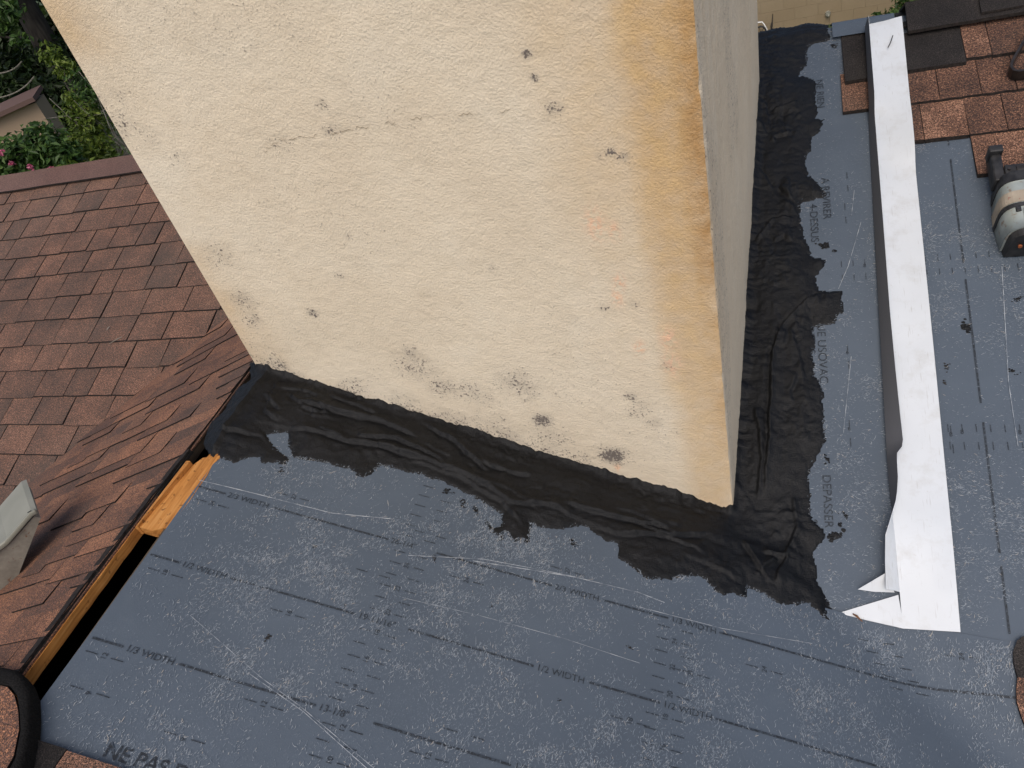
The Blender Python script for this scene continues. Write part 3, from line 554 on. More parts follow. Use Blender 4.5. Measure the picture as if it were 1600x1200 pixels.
TAR_STROKES = [ [(-0.970,-0.097),(-0.891,-0.091),(-0.769,-0.083),(-0.662,-0.078),(-0.549,-0.092),(-0.464,-0.114)],
 [(-0.659,0.022),(-0.586,-0.010),(-0.528,-0.047),(-0.488,-0.069)],
 [(-1.038,-0.148),(-0.956,-0.131),(-0.889,-0.157)],
 [(-0.523,-0.091),(-0.434,-0.130),(-0.347,-0.115),(-0.229,-0.137),(-0.118,-0.109),(-0.032,-0.074)],
 [(0.247,0.503),(0.192,0.492),(0.142,0.457),(0.105,0.411),(0.086,0.349),(0.079,0.258),(0.072,0.143),(0.064,0.009)],
 [(0.162,1.064),(0.095,1.043)],
 [(0.139,0.708),(0.089,0.704),(0.050,0.644)],
 [(-0.990,0.033),(-0.977,-0.027),(-0.972,-0.067),(-0.936,-0.084)],
 [(-0.338,-0.095),(-0.233,-0.100),(-0.107,-0.089)],
 [(0.056,-0.089),(0.105,-0.090),(0.080,-0.158)],
 [(0.018,-0.070),(0.056,-0.136),(0.087,-0.094)],
 [(0.046,0.229),(0.058,0.115),(0.050,0.021)],
 [(0.121,0.036),(0.127,-0.027),(0.099,-0.090)],
 [(-0.907,-0.021),(-0.826,-0.011),(-0.741,-0.009),(-0.651,-0.025)],
 [(-0.656,-0.094),(-0.547,-0.100),(-0.446,-0.134),(-0.397,-0.183)],
 [(0.106,0.797),(0.129,0.775),(0.151,0.753)],
 [(0.095,0.640),(0.118,0.656),(0.140,0.644)],
 [(-0.774,-0.072),(-0.701,-0.044),(-0.581,-0.076)] ]
SPLATS = [ (0.213,0.625,0.0155),(0.199,-0.034,0.0175),(0.221,0.004,0.0088),(0.483,0.401,0.0148),(-0.299,-0.184,0.0106),(-0.879,-0.204,0.0084),(0.191,0.117,0.0090),(0.437,0.316,0.0080),(0.429,0.280,0.0063),(0.557,0.302,0.0081),(-0.748,-0.348,0.0052),(-0.749,-0.542,0.0074),(-0.170,-0.371,0.0050),(-0.268,-0.501,0.0036),(-0.539,-0.302,0.0064),(0.590,0.462,0.0085),(0.263,1.247,0.0127),(-0.654,-0.447,0.0037),(-0.414,-0.367,0.0037),(-0.562,-0.141,0.0109),(-0.523,-0.162,0.0094),(-0.496,-0.169,0.0094) ]
def inside(px, py, L):
    r = np.zeros(px.shape, bool)
    for (ax, ay), (bx, by) in zip(L, L[1:]+L[:1]):
        c = ((ay > py) != (by > py)); r ^= c & (px < (bx-ax)*(py-ay)/(by-ay+1e-15)+ax)
    return r
def z_under(x, y): return np.where(y < y_top(x), z_front(x, y), np.where(x > -.5, z_side(x, y), z_front(x, y)))
def z_base(x, y): return np.where(x < -1.02, np.minimum(z_gl(x, y), z_gr(-1.03, y))+.010, np.where((x > -.1) & (y > .0), np.maximum(z_side(x, y), z_front(x, y)-.006*(y > y_top(x))), z_front(x, y)))
H = .0032
gx, gy = np.meshgrid(np.arange(-1.13, .30, H), np.arange(-.26, 1.37, H), indexing='ij'); sh_ = gx.shape; gx = gx.ravel(); gy = gy.ravel()
gu, gv = xy_to_uv(gx, gy)
cand = ~((gu > -CW+.02) & (gu < -.02) & (gv > .02) & (gv < CD-.02)) & ((gy < .12) | (gx > -.12))
ins = np.zeros(gx.shape, bool); ins[cand] = inside(gx[cand], gy[cand], TAR_OUT) & ~inside(gx[cand], gy[cand], TAR_HOLE)
sd = np.full(gx.shape, -1.)
d_ = np.minimum(seg_dist(gx[cand], gy[cand], TAR_OUT+TAR_OUT[:1]), seg_dist(gx[cand], gy[cand], TAR_HOLE+TAR_HOLE[:1]))
sd[cand] = np.where(ins[cand], d_, -d_)
ok = cand & (sd > -.012); ix = np.where(ok)[0]; x = gx[ix]; y = gy[ix]; s = sd[ix]; uu, vv = gu[ix], gv[ix]
s = s + .010*(fbm(x*70, y*70, 3)-.5) + .0075*(fbm(x*210, y*210, 2)-.5)
wall = np.hypot(np.maximum(np.maximum(uu, -CW-uu), 0), np.maximum(np.maximum(-vv, vv-CD), 0))
fr_ = sstep(-vv, -.03, .02)                                                   # 1 in front of the chimney, 0 beside it
al = np.where(fr_ > .5, uu, vv); ac = np.where(fr_ > .5, -vv, uu)             # along / across the trowelled band
body = sstep(s, 0, .010)*(.28+.72*sstep(s, .004, .05))
th = (.005+.011*fbm(x*9, y*9, 3))*(.35+.65*sstep(wall, .004, .05))
def seg_sd(px, py, L):                                                         # distance to a polyline and which side of it
    d = np.full(px.shape, 9.); sg = np.ones(px.shape); tt = np.zeros(px.shape); n = len(L)-1
    for i, ((ax, ay), (bx, by)) in enumerate(zip(L[:-1], L[1:])):
        vx, vy = bx-ax, by-ay; t_ = np.clip(((px-ax)*vx+(py-ay)*vy)/(vx*vx+vy*vy+1e-12), 0, 1); q = np.hypot(px-ax-t_*vx, py-ay-t_*vy)
        k = q < d; d = np.where(k, q, d); sg = np.where(k, np.sign(vx*(py-ay)-vy*(px-ax)), sg); tt = np.where(k, (i+t_)/n, tt)
    return d, sg, tt
rel = .006*(fbm(al*3+2*fbm(al*5, ac*5, 2), ac*10, 2)-.5) + .0030*(fbm(al*9, ac*60, 2)-.5) + .0050*(fbm(x*26, y*26, 3)-.5) + .0034*(fbm(x*110, y*110, 3)-.5)
rough_ = sstep(fbm(x*11+9, y*11, 3), .50, .62); rel += rough_*(.0065*(fbm(x*70, y*70, 3)-.5)+.003*(fbm(x*170, y*170, 2)-.5))
rip = .0030*(fbm(al*150, ac*26, 2)-.5)*(1-fr_)*sstep(fbm(x*6+4, y*6, 2), .40, .6)
strk = np.zeros_like(x); wx = .012*(fbm(x*24, y*24, 3)-.5); wy = .012*(fbm(x*24+7, y*24, 3)-.5)
ALLS = [(L, .0065 if k != 4 else .010) for k, L in enumerate(TAR_STROKES)]
g_ = np.random.default_rng(77)
for k in range(34):                                                           # more short trowel laps along both bands
    if k < 17: a0, c0 = g_.uniform(-1.0, .05), -g_.uniform(.02, .15); P0 = uv_to_xy(a0, c0); P1 = uv_to_xy(a0+g_.uniform(.05, .16), c0+g_.uniform(-.035, .02)); 
    else: a0, c0 = g_.uniform(-.05, 1.2), g_.uniform(.02, .17); P0 = uv_to_xy(c0, a0); P1 = uv_to_xy(c0+g_.uniform(-.05, .05), a0+g_.uniform(.03, .12))
    ALLS.append(([P0, ((P0[0]+P1[0])/2+g_.normal(0, .008), (P0[1]+P1[1])/2+g_.normal(0, .008)), P1], g_.uniform(.002, .005)))
for L, A in ALLS:
    q, sg, tt = seg_sd(x+wx, y+wy, L); env = sstep(tt, 0, .12)*sstep(1-tt, 0, .12)
    strk += 1.35*A*env*np.where(sg > 0, np.exp(-(q/.013)), np.exp(-(q/.0020)**2)) - .35*A*env*np.where(sg < 0, np.exp(-((q-.006)/.006)**2), 0)
fil = np.where(fr_ > .5, .011, .013)*np.clip(-.5+2.6*fbm(al*30, ac*0+2, 4, .75), 0, 2)*np.exp(-(wall/(.006+.014*fbm(al*9+5, ac*0, 2)))**1.3)
zz = z_base(x, y) + body*(th+rel+rip+strk) + fil*sstep(s, -.002, .02) + np.where(s < 0, -.0035+s*.35, 0)
lump = np.exp(-(((x-.06)/.09)**2+((y+.10)/.08)**2)); zz += lump*.008*fbm(x*28, y*28, 3)*body
idx = -np.ones(gx.shape, int); idx[ix] = np.arange(len(ix))
Fg = grid_faces(*sh_); Fm = idx[Fg]; Fm = Fm[(Fm >= 0).all(1)]
tar = thing('roof_cement', 'black trowelled roof cement smeared around the foot of the chimney', 'roof cement', (0, -.05, 0))
mesh_obj('trowelled_band', np.stack([x, y, zz], 1), Fm, M['tar'], tar, smooth=True)
g_ = np.random.default_rng(9)
for k, (cx, cy_, r) in enumerate(SPLATS):                                     # loose dabs: irregular crumbs round a smear
    zf = z_front if (cy_ < float(y_top(np.array(cx)))) else z_side; V = []; F = []
    ang = g_.uniform(0, math.pi)
    for q in range(int(5+r*1100)):
        d = g_.normal(0, .42*r, 2) if q else np.zeros(2); d = np.array((d[0]*1.5*math.cos(ang)-d[1]*.7*math.sin(ang), d[0]*1.5*math.sin(ang)+d[1]*.7*math.cos(ang)))
        rr = .78*r*(.5 if q == 0 else g_.uniform(.10, .34)); n = 9; b0 = len(V); hgt = g_.uniform(.0006, .0022)
        X0, Y0 = cx+d[0], cy_+d[1]; V.append((X0, Y0, float(zf(X0, Y0))+.001+hgt))
        for i in range(n):
            a_ = 2*math.pi*i/n; w_ = rr*g_.uniform(.5, 1.35); X_, Y_ = X0+w_*math.cos(a_)*1.3, Y0+w_*math.sin(a_); V.append((X_, Y_, float(zf(X_, Y_))+.0011))
        F += [(b0, b0+1+i, b0+1+(i+1) % n) for i in range(n)]
    mesh_obj('dab', V, F, M['tar' if r > .008 else 'smear'], tar)

# ---------------------------------------------------------------- white L flashing
NR = np.array((0, -PR, 1.))/math.hypot(1, PR); SR = np.array((0, 1., PR))/math.hypot(1, PR); EX = np.array((1., 0, 0))
fl_ = thing('metal_flashing', 'long white bent metal flashing strip lying on the sheet right of the chimney', 'flashing', (.36, .5, .22))
yy = np.array([1.262, 1.0, .68, .432, .30, .20, .141, .118, .070, .03, -.038, -.085, -.125, -.136])
xf = np.interp(yy, [-.194, -.038, .07, .141, .432, .68, 1.262], [.307, .3066, .305, .306, .315, .323, .342])
def lift(y): return .011+.003*np.sin(y*5)+.006*np.exp(-((y+.05)/.12)**2)+.022*sstep(np.asarray(y, float), .96, 1.02)
def mrp(x, y, h): return np.array((x, y, PR*y)) + NR*h
# flange
V = []; F = []; ys_ = np.linspace(1.272, -.194, 48)
for y in ys_:
    a = np.interp(y, yy[::-1], xf[::-1]); b = .4355-.0325*(1.281-y)/1.474; t_ = (y+.194)/1.474
    for k in range(7):
        s = k/6; dy = .020*s*(y > 1.2)*(y-1.2)/.07 + (.002*s if y < -.15 else 0)
        V.append(mrp(a+(b-a)*s, y+dy, float(lift(y))*(1-.25*s)+.022*s*float(sstep(y, .80, .89)-sstep(y, .96, 1.02))+.004*math.sin(math.pi*s)*math.exp(-((y+.03)/.09)**2)+.004*s*math.exp(-((y-.2)/.5)**2)+.0035*(float(fbm(np.array([y*6.]), np.array([s*2.2]), 3)[0])-.5)))
F = [(i*7+k, (i+1)*7+k, (i+1)*7+k+1, i*7+k+1) for i in range(47) for k in range(6)]
V = np.array(V)
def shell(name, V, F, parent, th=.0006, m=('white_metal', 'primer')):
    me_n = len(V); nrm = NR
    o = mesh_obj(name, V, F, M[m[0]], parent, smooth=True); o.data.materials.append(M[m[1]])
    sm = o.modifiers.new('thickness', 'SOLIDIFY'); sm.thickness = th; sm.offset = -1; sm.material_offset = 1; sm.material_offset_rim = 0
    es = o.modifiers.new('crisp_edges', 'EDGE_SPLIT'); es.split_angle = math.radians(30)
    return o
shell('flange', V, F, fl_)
# upstand leg: leans over the flange, kinked, then bent outwards near the cut end
lean = np.interp(yy[::-1], [-.136, -.085, -.038, .03, .07, .118, .141, .25, .432, .68, 1.262], [-.026, -.024, -.020, .006, .013, .014, .030, .024, .0185, .0155, .006])[::-1]
V = []
yl = np.linspace(1.268, -.132, 90); ln = np.interp(yl, yy[::-1], lean[::-1]); xl = np.interp(yl, yy[::-1], xf[::-1])
for y, l, x in zip(yl, ln, xl):
    for k in range(5):
        s = k/4; hh = math.sqrt(max(.034**2-l*l, 1e-6)); V.append(mrp(x+l*s**1.15, y, float(lift(y))+hh*s))
F = [(i*5+k, i*5+k+1, (i+1)*5+k+1, (i+1)*5+k) for i in range(89) for k in range(4)]
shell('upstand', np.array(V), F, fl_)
def flat(o_): o_.data.polygons.foreach_set('use_smooth', [False]*len(o_.data.polygons)); return o_
# two tongues left by the snipped end
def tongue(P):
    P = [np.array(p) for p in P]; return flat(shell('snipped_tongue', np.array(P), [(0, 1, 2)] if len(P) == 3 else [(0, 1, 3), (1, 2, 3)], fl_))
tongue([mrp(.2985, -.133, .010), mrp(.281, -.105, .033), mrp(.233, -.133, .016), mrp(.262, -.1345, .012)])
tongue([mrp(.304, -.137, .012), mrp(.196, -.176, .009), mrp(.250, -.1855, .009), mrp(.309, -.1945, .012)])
# sliver of wood on the lower tongue, and a scratch mark on the flange
P = mrp(.222, -.176, .012); V, F = tube([P+EX*.0-SR*.000, P+EX*.006-SR*.004+NR*.004, P+EX*.016-SR*.013], [.0012, .0026, .0008], 6)
tag(mesh_obj('wood_splinter', V, F, M['splinter']), 'tiny brown splinter on the cut tip of the white flashing', 'splinter')
mk = mesh_obj('scratch', *ribbon([(.391, 1.168), (.3995, 1.186), (.4065, 1.208)], .0022, lambda x, y: PR*np.asarray(y), .0370), M['felt'], fl_)

# ---------------------------------------------------------------- nail gun by the right edge
gun = thing('nail_gun', 'scuffed silver and black roofing nail gun lying on the sheet', 'nail gun', (.62, .62, PR*.62+.006))
def gp(x, y, h): return np.array((x, y, PR*y)) + NR*h
def rbox(name, x0, x1, y0, y1, h0, h1, mat, bev=.006, taper=1.):
    c = gp((x0+x1)/2, (y0+y1)/2, h0); V, F = box_pts(c, EX, SR, NR, x1-x0, (y1-y0)*math.hypot(1, PR), h1-h0, taper)
    return bevel_obj(mesh_obj(name, V, F, M[mat], gun), bev, 3)
def barrel(name, ya, yb, x0, x1, h, mat, grow=0., n=18, rings=5, bulge=.008, parent=None):
    V = []; F = []
    for i in range(rings+1):
        y = ya+(yb-ya)*i/rings; q = (y-.635)/.085; bl = bulge*(1-q*q)
        prof = []
        for k in range(n+1):
            a = math.pi*k/n; cx = (x0+x1)/2; rx = (x1-x0)/2+bl+grow
            sx = math.copysign(abs(math.cos(a))**.38, math.cos(a)); sz = abs(math.sin(a))**.38
            prof.append(gp(cx-rx*sx, y, .008+(h+grow+bl*.5)*sz))
        V += prof
    m = n+1
    for i in range(rings): F += [(i*m+k, i*m+k+1, (i+1)*m+k+1, (i+1)*m+k) for k in range(n)] + [(i*m+n, i*m, (i+1)*m, (i+1)*m+n)]
    F += [tuple(range(m)), tuple(range(rings*m, rings*m+m))[::-1]]
    return mesh_obj(name, V, F, M[mat], parent or gun, smooth=False)
hs = barrel('canister', .578, .712, .574, .74, .085, 'silver'); hs.data.polygons.foreach_set('use_smooth', [len(p.vertices) == 4 for p in hs.data.polygons])
barrel('worn_label', .640, .668, .574, .74, .085, 'label', .0012, parent=hs); barrel('groove_band', .628, .637, .574, .74, .085, 'black', .0022, parent=hs)
barrel('top_collar', .694, .720, .574, .74, .085, 'black', .002); barrel('end_plate', .563, .578, .578, .736, .083, 'black', .0)
rbox('cover_plate', .600, .70, .581, .624, .088, .0985, 'silver', .003)
rbox('latch', .588, .598, .616, .628, .080, .097, 'black', .002)
for xx in (.597, .617, .70):
    a = gp(xx, .5625, .05); mesh_obj('screw', *tube([a, a-SR*.004], .0042, 10), M['rust'], gun)
rbox('guide_rail', .588, .80, .728, .752, .045, .075, 'black', .003); rbox('rail_groove', .610, .79, .733, .745, .0755, .0775, 'steel', .001)
rbox('foot_bracket', .566, .588, .715, .795, .03, .072, 'black', .004); rbox('bracket_tip', .562, .590, .782, .800, .045, .085, 'black', .003)
a = gp(.596, .738, .076); mesh_obj('screw', *tube([a, a+NR*.003], .0035, 10), M['steel'], gun)
rbox('head', .74, .83, .56, .80, .01, .10, 'silver', .02); rbox('handle', .83, 1.02, .62, .665, .03, .075, 'black', .014)
rbox('trigger', .845, .865, .60, .62, .04, .06, 'black', .003); a = gp(1.02, .642, .052); mesh_obj('air_fitting', *tube([a, a+EX*.03], .009, 12), M['steel'], gun)

# ---------------------------------------------------------------- bent bar at the top right
path = [(.74, 1.19), (.705, 1.155), (.684, 1.118), (.668, 1.090), (.655, 1.066), (.6515, 1.052), (.655, 1.041), (.664, 1.036), (.69, 1.035), (.74, 1.034), (.80, 1.033)]
V = []; 
for i, (x, y) in enumerate(path):
    p0 = path[max(i-1, 0)]; p1 = path[min(i+1, len(path)-1)]; d = np.array((p1[0]-p0[0], p1[1]-p0[1])); d /= np.linalg.norm(d); nx, ny = -d[1]*.0028, d[0]*.0028
    for sx, h in ((-1, .018), (1, .018), (1, .046), (-1, .046)): V.append(gp(x+nx*sx, y+ny*sx, h))
F = [(i*4+k, i*4+(k+1) % 4, i*4+4+(k+1) % 4, i*4+4+k) for i in range(len(path)-1) for k in range(4)] + [(3, 2, 1, 0), tuple(range(len(V)-4, len(V)))]
tag(mesh_obj('steel_hook', V, F, M['steel']), 'bent black flat steel hook lying on the brown shingles', 'hook')

# ---------------------------------------------------------------- loose shingle at the lower right
ol = [(.500, -.196), (.490, -.204), (.4815, -.222), (.4800, -.240), (.4825, -.262), (.478, -.280), (.476, -.300), (.480, -.322), (.487, -.345), (.52, -.36), (.66, -.36), (.66, -.195)]
for part, pl_, m in (('shingle_strip', [p for p in ol if p[1] > -.265] + [(.66, -.265), (.66, -.195)][:0], 'shingle_dark'), ('shingle_strip', [p for p in ol if p[1] <= -.262], 'shingle_new')):
    if m == 'shingle_dark':
        ls = thing('loose_shingle', 'round-cornered loose shingle piece on the sheet at the lower right edge', 'shingle', (.55, -.28, PR*-.28)); pl_ = ol[:5]+[(.66, -.262), (.66, -.195)]
    else: pl_ = ol[4:10]+[(.66, -.36), (.66, -.262)]
    top = [(x, y, float(z_front(x, y))+.008) for x, y in pl_]
    mesh_obj(part, *prism(top, [(x, y, z-.006) for x, y, z in top]), None, ls, mats=[M[m], M['edge']], fm=[0]+[1]*(len(pl_)+1))

# ---------------------------------------------------------------- curled cap and felt at the lower left
cu_ = thing('curled_ridge_cap', 'red ridge cap shingle with thick black curled edge at the lower left corner', 'shingle', (-1.03, -.85, .40))
def drape(x, y): return .415-abs(x+1.03)*.30
def sheet_from(pl_, zf, th, mat, name, hole=None):
    top = [(x, y, zf(x, y)) for x, y in pl_]; V, F = prism(top, [(a, b, c-th) for a, b, c in top])
    return mesh_obj(name, V, F, None, cu_, mats=[M[mat], M['felt_fuzzy']], fm=[0]+[1]*(len(F)-1))
out = [(-1.24, -.700), (-1.16, -.697), (-1.10, -.700), (-1.05, -.706), (-1.018, -.716), (-.990, -.733), (-.964, -.762), (-.938, -.795), (-.918, -.835), (-.905, -.88), (-.90, -.96), (-.90, -1.05)]
inn = [(-1.24, -.738), (-1.16, -.738), (-1.10, -.738), (-1.07, -.738), (-1.052, -.739), (-1.032, -.748), (-1.010, -.766), (-.988, -.79), (-.968, -.825), (-.960, -.88), (-.958, -.96), (-.958, -1.05)]
out = [(a[0]+(b[0]-a[0])*.5, a[1]-.006) for a, b in zip(out, inn)]
V = []; n = len(out); prof = [(0., -.030), (.0, -.008), (.06, -.002), (.3, .0005), (.55, .000), (.8, -.002), (1.0, -.008)]
for q, dz in prof:
    for (x0, y0), (x1, y1) in zip(out, inn):
        xx = x0+(x1-x0)*q; V.append((xx+random.uniform(-.001, .001), y0+(y1-y0)*q+random.uniform(-.001, .001), .432-abs(xx+1.06)*.20+dz+random.uniform(-.0008, .0008)))
F = [(j*n+i, j*n+i+1, (j+1)*n+i+1, (j+1)*n+i) for j in range(len(prof)-1) for i in range(n-1)]
mesh_obj('curled_felt_edge', V, F, M['felt_fuzzy'], cu_, smooth=True)
sheet_from(inn+[(-1.24, -1.05)], lambda x, y: .430-abs(x+1.06)*.20, .006, 'shingle_band', 'cap_face')

# ---------------------------------------------------------------- cream vent hood at the left edge
vh = thing('vent_hood', 'dirty cream metal hood with a raised lip on the red shingles at the left edge', 'vent hood', (-1.55, -.42, .20))
bk = np.array((-.8, .6, 0))
wp = [(-1.428, -.350, .336), (-1.490, -.432, .248), (-1.508, -.456, .215), (-1.545, -.506, .175), (-1.60, -.579, .18), (-1.56, -.526, .30), (-1.475, -.413, .322), (-1.432, -.356, .348)]
front = [np.array(p) for p in wp]; V, F = prism([tuple(p) for p in front], [tuple(p+bk*.14) for p in front]); mesh_obj('hood_body', V, F, M['cream'], vh)
rim = [(-1.428, -.345, .350), (-1.434, -.354, .352), (-1.475, -.410, .325), (-1.56, -.52, .305), (-1.60, -.57, .30)]
lipf = [np.array(p)+np.array((.006, -.0045, 0)) for p in rim]
V = []
for p in lipf: V += [p, p+np.array((0, 0, .012)), p+bk*.012+np.array((0, 0, .012)), p+bk*.012]
F = [(i*4+k, i*4+(k+1) % 4, i*4+4+(k+1) % 4, i*4+4+k) for i in range(len(lipf)-1) for k in range(4)] + [(3, 2, 1, 0), tuple(range(len(V)-4, len(V)))]
bevel_obj(mesh_obj('raised_lip', V, F, M['cream_lid'], vh), .003, 2)
V = [p+np.array((0, 0, .004)) for p in lipf] + [p+bk*.15+np.array((0, 0, .006)) for p in lipf]; n = len(lipf)
mesh_obj('lid_panel', V, [(i, i+1, i+1+n, i+n) for i in range(n-1)], M['cream_lid'], vh)
sl_ = np.array(lipf[1])+np.array((0, 0, .0125))+bk*.004; mesh_obj('slot', *box_pts(sl_, (.6, .8, 0), (.8, -.6, 0), (0, 0, 1), .008, .0022, .0006), M['felt'], vh)
P = np.array((-1.520, -.470, .205)); V = [P+np.array(q) for q in ((.03, .035, .035), (.022, .0, .012), (.004, -.03, -.012), (-.05, -.08, -.02), (-.10, -.14, -.03), (-.13, -.10, -.01), (-.05, .0, .02))]
Vb = [p-np.array((0, 0, .012)) for p in V]; mesh_obj('base_flange', *prism([tuple(p) for p in V], [tuple(p) for p in Vb]), M['cream'], vh)

# straw bits on the left slope
for x, y, L, a, lab in ((-2.02, .478, .05, .5, 'pale straw bit lying across the courses of the left roof slope'), (-2.06, .53, .016, 1.2, 'short pale chip in a joint of the left roof slope')):
    z = PL*y+.0135; d = np.array((math.cos(a), math.sin(a), PL*math.sin(a)))
    V, F = tube([np.array((x, y, z)), np.array((x, y, z+.001))+d*L*.6, np.array((x, y, z))+d*L], [.0012, .002, .0008], 5)
    tag(mesh_obj('straw_bit', V, F, M['twig']), lab, 'straw')

# ---------------------------------------------------------------- plants and yard beyond the ridge
def leaves(n, blobs, size, seed, flat=.35, shell=.6):
    g = np.random.default_rng(seed); B = np.array(blobs, float); w = (B[:, 3]*B[:, 4]*B[:, 5])**.75; k = g.choice(len(B), n, p=w/w.sum())
    d = g.normal(size=(n, 3)); d /= np.linalg.norm(d, axis=1)[:, None]; r = (shell+(1-shell)*g.random(n))*g.uniform(.65, 1.12, n)
    c = B[k, :3]+d*B[k, 3:6]*r[:, None]
    c += .10*B[k, 3:6]*g.normal(size=(n, 3))
    nn = d*.7+g.normal(size=(n, 3))*.6+np.array((0, 0, flat)); nn /= np.linalg.norm(nn, axis=1)[:, None]
    a = np.cross(nn, g.normal(size=(n, 3))); a /= np.linalg.norm(a, axis=1)[:, None]; b = np.cross(nn, a)
    L = size*g.uniform(.6, 1.35, n)[:, None]; W = L*.46; fold = nn*L*.12
    P = np.stack([c-a*L*.5, c+b*W*.5+fold, c+a*L*.5, c-b*W*.5+fold], 1).reshape(-1, 3)
    i = np.arange(n)*4; return P, np.concatenate([np.stack([i, i+1, i+2], 1), np.stack([i, i+2, i+3], 1)])
def plant(name, label, cat, base, blobs, n, size, leafm, seed, stems=(), trunk=None, flat=.35, shell=.55, group=None, tr=.05, barkm='bark', parts=('crown', 'trunk'), fork=None):
    o = thing(name, label, cat, base, group); P, F = leaves(n, blobs, size, seed, flat, shell); mesh_obj(parts[0], P, F, M[leafm], o)
    vf = []; b0 = np.array(base, float); r_ = random.Random(seed)
    if fork is not None: f_ = np.array(fork, float); vf.append(tube([b0, b0+(f_-b0)*.5+np.array((.08, 0, 0)), f_], [tr, tr*.85, tr*.75], 12)); b0 = f_; tr *= .5
    for q in blobs:
        e = np.array(q[:3], float); m1 = b0+(e-b0)*.4+np.array((r_.uniform(-.1, .1), r_.uniform(-.1, .1), .1*(e-b0)[2])); vf.append(tube([b0, m1, e], [tr, tr*.65, tr*.25], 7))
        for _ in range(6):
            d = np.array((r_.uniform(-1, 1), r_.uniform(-1, 1), r_.uniform(-.3, 1))); vf.append(tube([e, e+d*np.array(q[3:6])*.5, e+d*np.array(q[3:6])*.9+np.array((0, 0, -.05))], [tr*.25, tr*.15, tr*.05], 5))
    mesh_obj(parts[1], *join(*vf), M[barkm], o, smooth=True); return o
GZ = GROUND
fb_ = plant('flowering_shrub', 'dense green shrub with pink flowers behind the left ridge', 'shrub', (-12.7, 9.4, GZ),
    [(-13.0, 9.1, -1.85, .5, .5, .40), (-12.5, 9.5, -1.75, .42, .42, .36), (-12.75, 9.3, -2.3, .7, .7, .6), (-12.15, 9.35, -2.1, .4, .4, .45), (-13.3, 9.3, -2.2, .5, .5, .5)], 5200, .15, 'leaf_mid', 11, parts=('foliage', 'stems'))
for k, (x, y, z) in enumerate(((-12.22, 8.75, -1.92), (-12.60, 8.72, -1.58), (-12.66, 8.80, -1.82), (-12.02, 8.95, -2.06))):
    P, F = leaves(26, [(x, y, z, .055, .055, .045)], .075, 40+k, .2, .5); mesh_obj('blossom', P, F, M['petal'], fb_)
plant('leafy_shrub', 'tall yellow-green leafy shrub between the chimney and the pink-flowered shrub', 'shrub', (-12.9, 10.9, GZ),
    [(-13.55, 11.75, -.78, .22, .3, .26), (-13.25, 11.6, -1.05, .26, .3, .25), (-12.95, 11.0, -1.75, .34, .4, .32), (-12.6, 10.9, -1.95, .38, .4, .40), (-12.9, 10.6, -2.25, .5, .5, .40), (-12.35, 10.4, -2.35, .4, .4, .35), (-13.2, 11.3, -1.5, .2, .2, .2), (-12.3, 10.2, -2.7, .5, .5, .4)], 3000, .115, 'leaf_lime', 12, parts=('foliage', 'stems'), shell=.35)
plant('low_bush', 'small bright green leafy bush just behind the left ridge cap', 'bush', (-11.2, 8.6, GZ), [(-11.25, 8.55, -2.02, .24, .22, .16), (-11.5, 8.6, -2.15, .2, .2, .2), (-11.1, 8.7, -2.5, .4, .4, .5)], 700, .13, 'leaf_lime', 13, parts=('foliage', 'stems'))
# bare greyish twigs beside the chimney edge
tw = []; r_ = random.Random(5); b0 = np.array((-12.1, 11.2, GZ))
for i in range(34):
    e = np.array((-12.4+r_.uniform(-.75, .75), 11.2+r_.uniform(-.5, .5), -1.55+r_.uniform(-.95, .55))); m1 = b0+(e-b0)*.55+np.array((r_.uniform(-.2, .2), r_.uniform(-.2, .2), r_.uniform(-.1, .2)))
    tw.append(tube([b0, m1, e], [.022, .013, .006], 5))
    for _ in range(3): d = np.array((r_.uniform(-.3, .3), r_.uniform(-.3, .3), r_.uniform(-.22, .12))); tw.append(tube([m1+(e-m1)*.6, m1+(e-m1)*.6+d*.6, m1+(e-m1)*.6+d*1.3], [.008, .006, .003], 4))
bt = thing('bare_bush', 'bare grey twiggy bush against the chimney edge at the upper left', 'bush', tuple(b0)); mesh_obj('twigs', *join(*tw), M['twig'], bt)
P, F = leaves(420, [(-12.5, 11.2, -1.5, .6, .5, .6)], .10, 15, .3, .2); mesh_obj('leaves', P, F, M['leaf_mid'], bt)
# shade tree with big trunk
plant('shade_tree', 'large dark shade tree with a thick trunk at the upper left', 'tree', (-20.3, 17.9, GZ),
    [(-20.5, 17.5, 1.6, 2.4, 2.2, 1.3), (-18.6, 18.6, 2.2, 2.2, 2.2, 1.4), (-19.5, 16.0, 1.9, 1.8, 1.6, .9), (-21.8, 19, 2.0, 2., 2., 1.4), (-17.2, 17.0, 2.6, 1.8, 1.8, 1.1)], 9000, .30, 'leaf_dark', 16, tr=.42, fork=(-20.2, 18.2, .9))
plant('overhanging_tree', 'sunlit green tree branch in the top left corner', 'tree', (-22.4, 15.0, GZ),
    [(-16.55, 13.75, -.22, .45, .5, .30), (-16.25, 13.85, -.05, .4, .4, .3), (-17.3, 13.7, .4, .8, .8, .6), (-16.1, 13.6, -.62, .25, .3, .14), (-17.0, 14.4, .9, .9, .9, .6)], 2600, .16, 'leaf_mid', 17, tr=.2, fork=(-21.5, 14.8, .6))
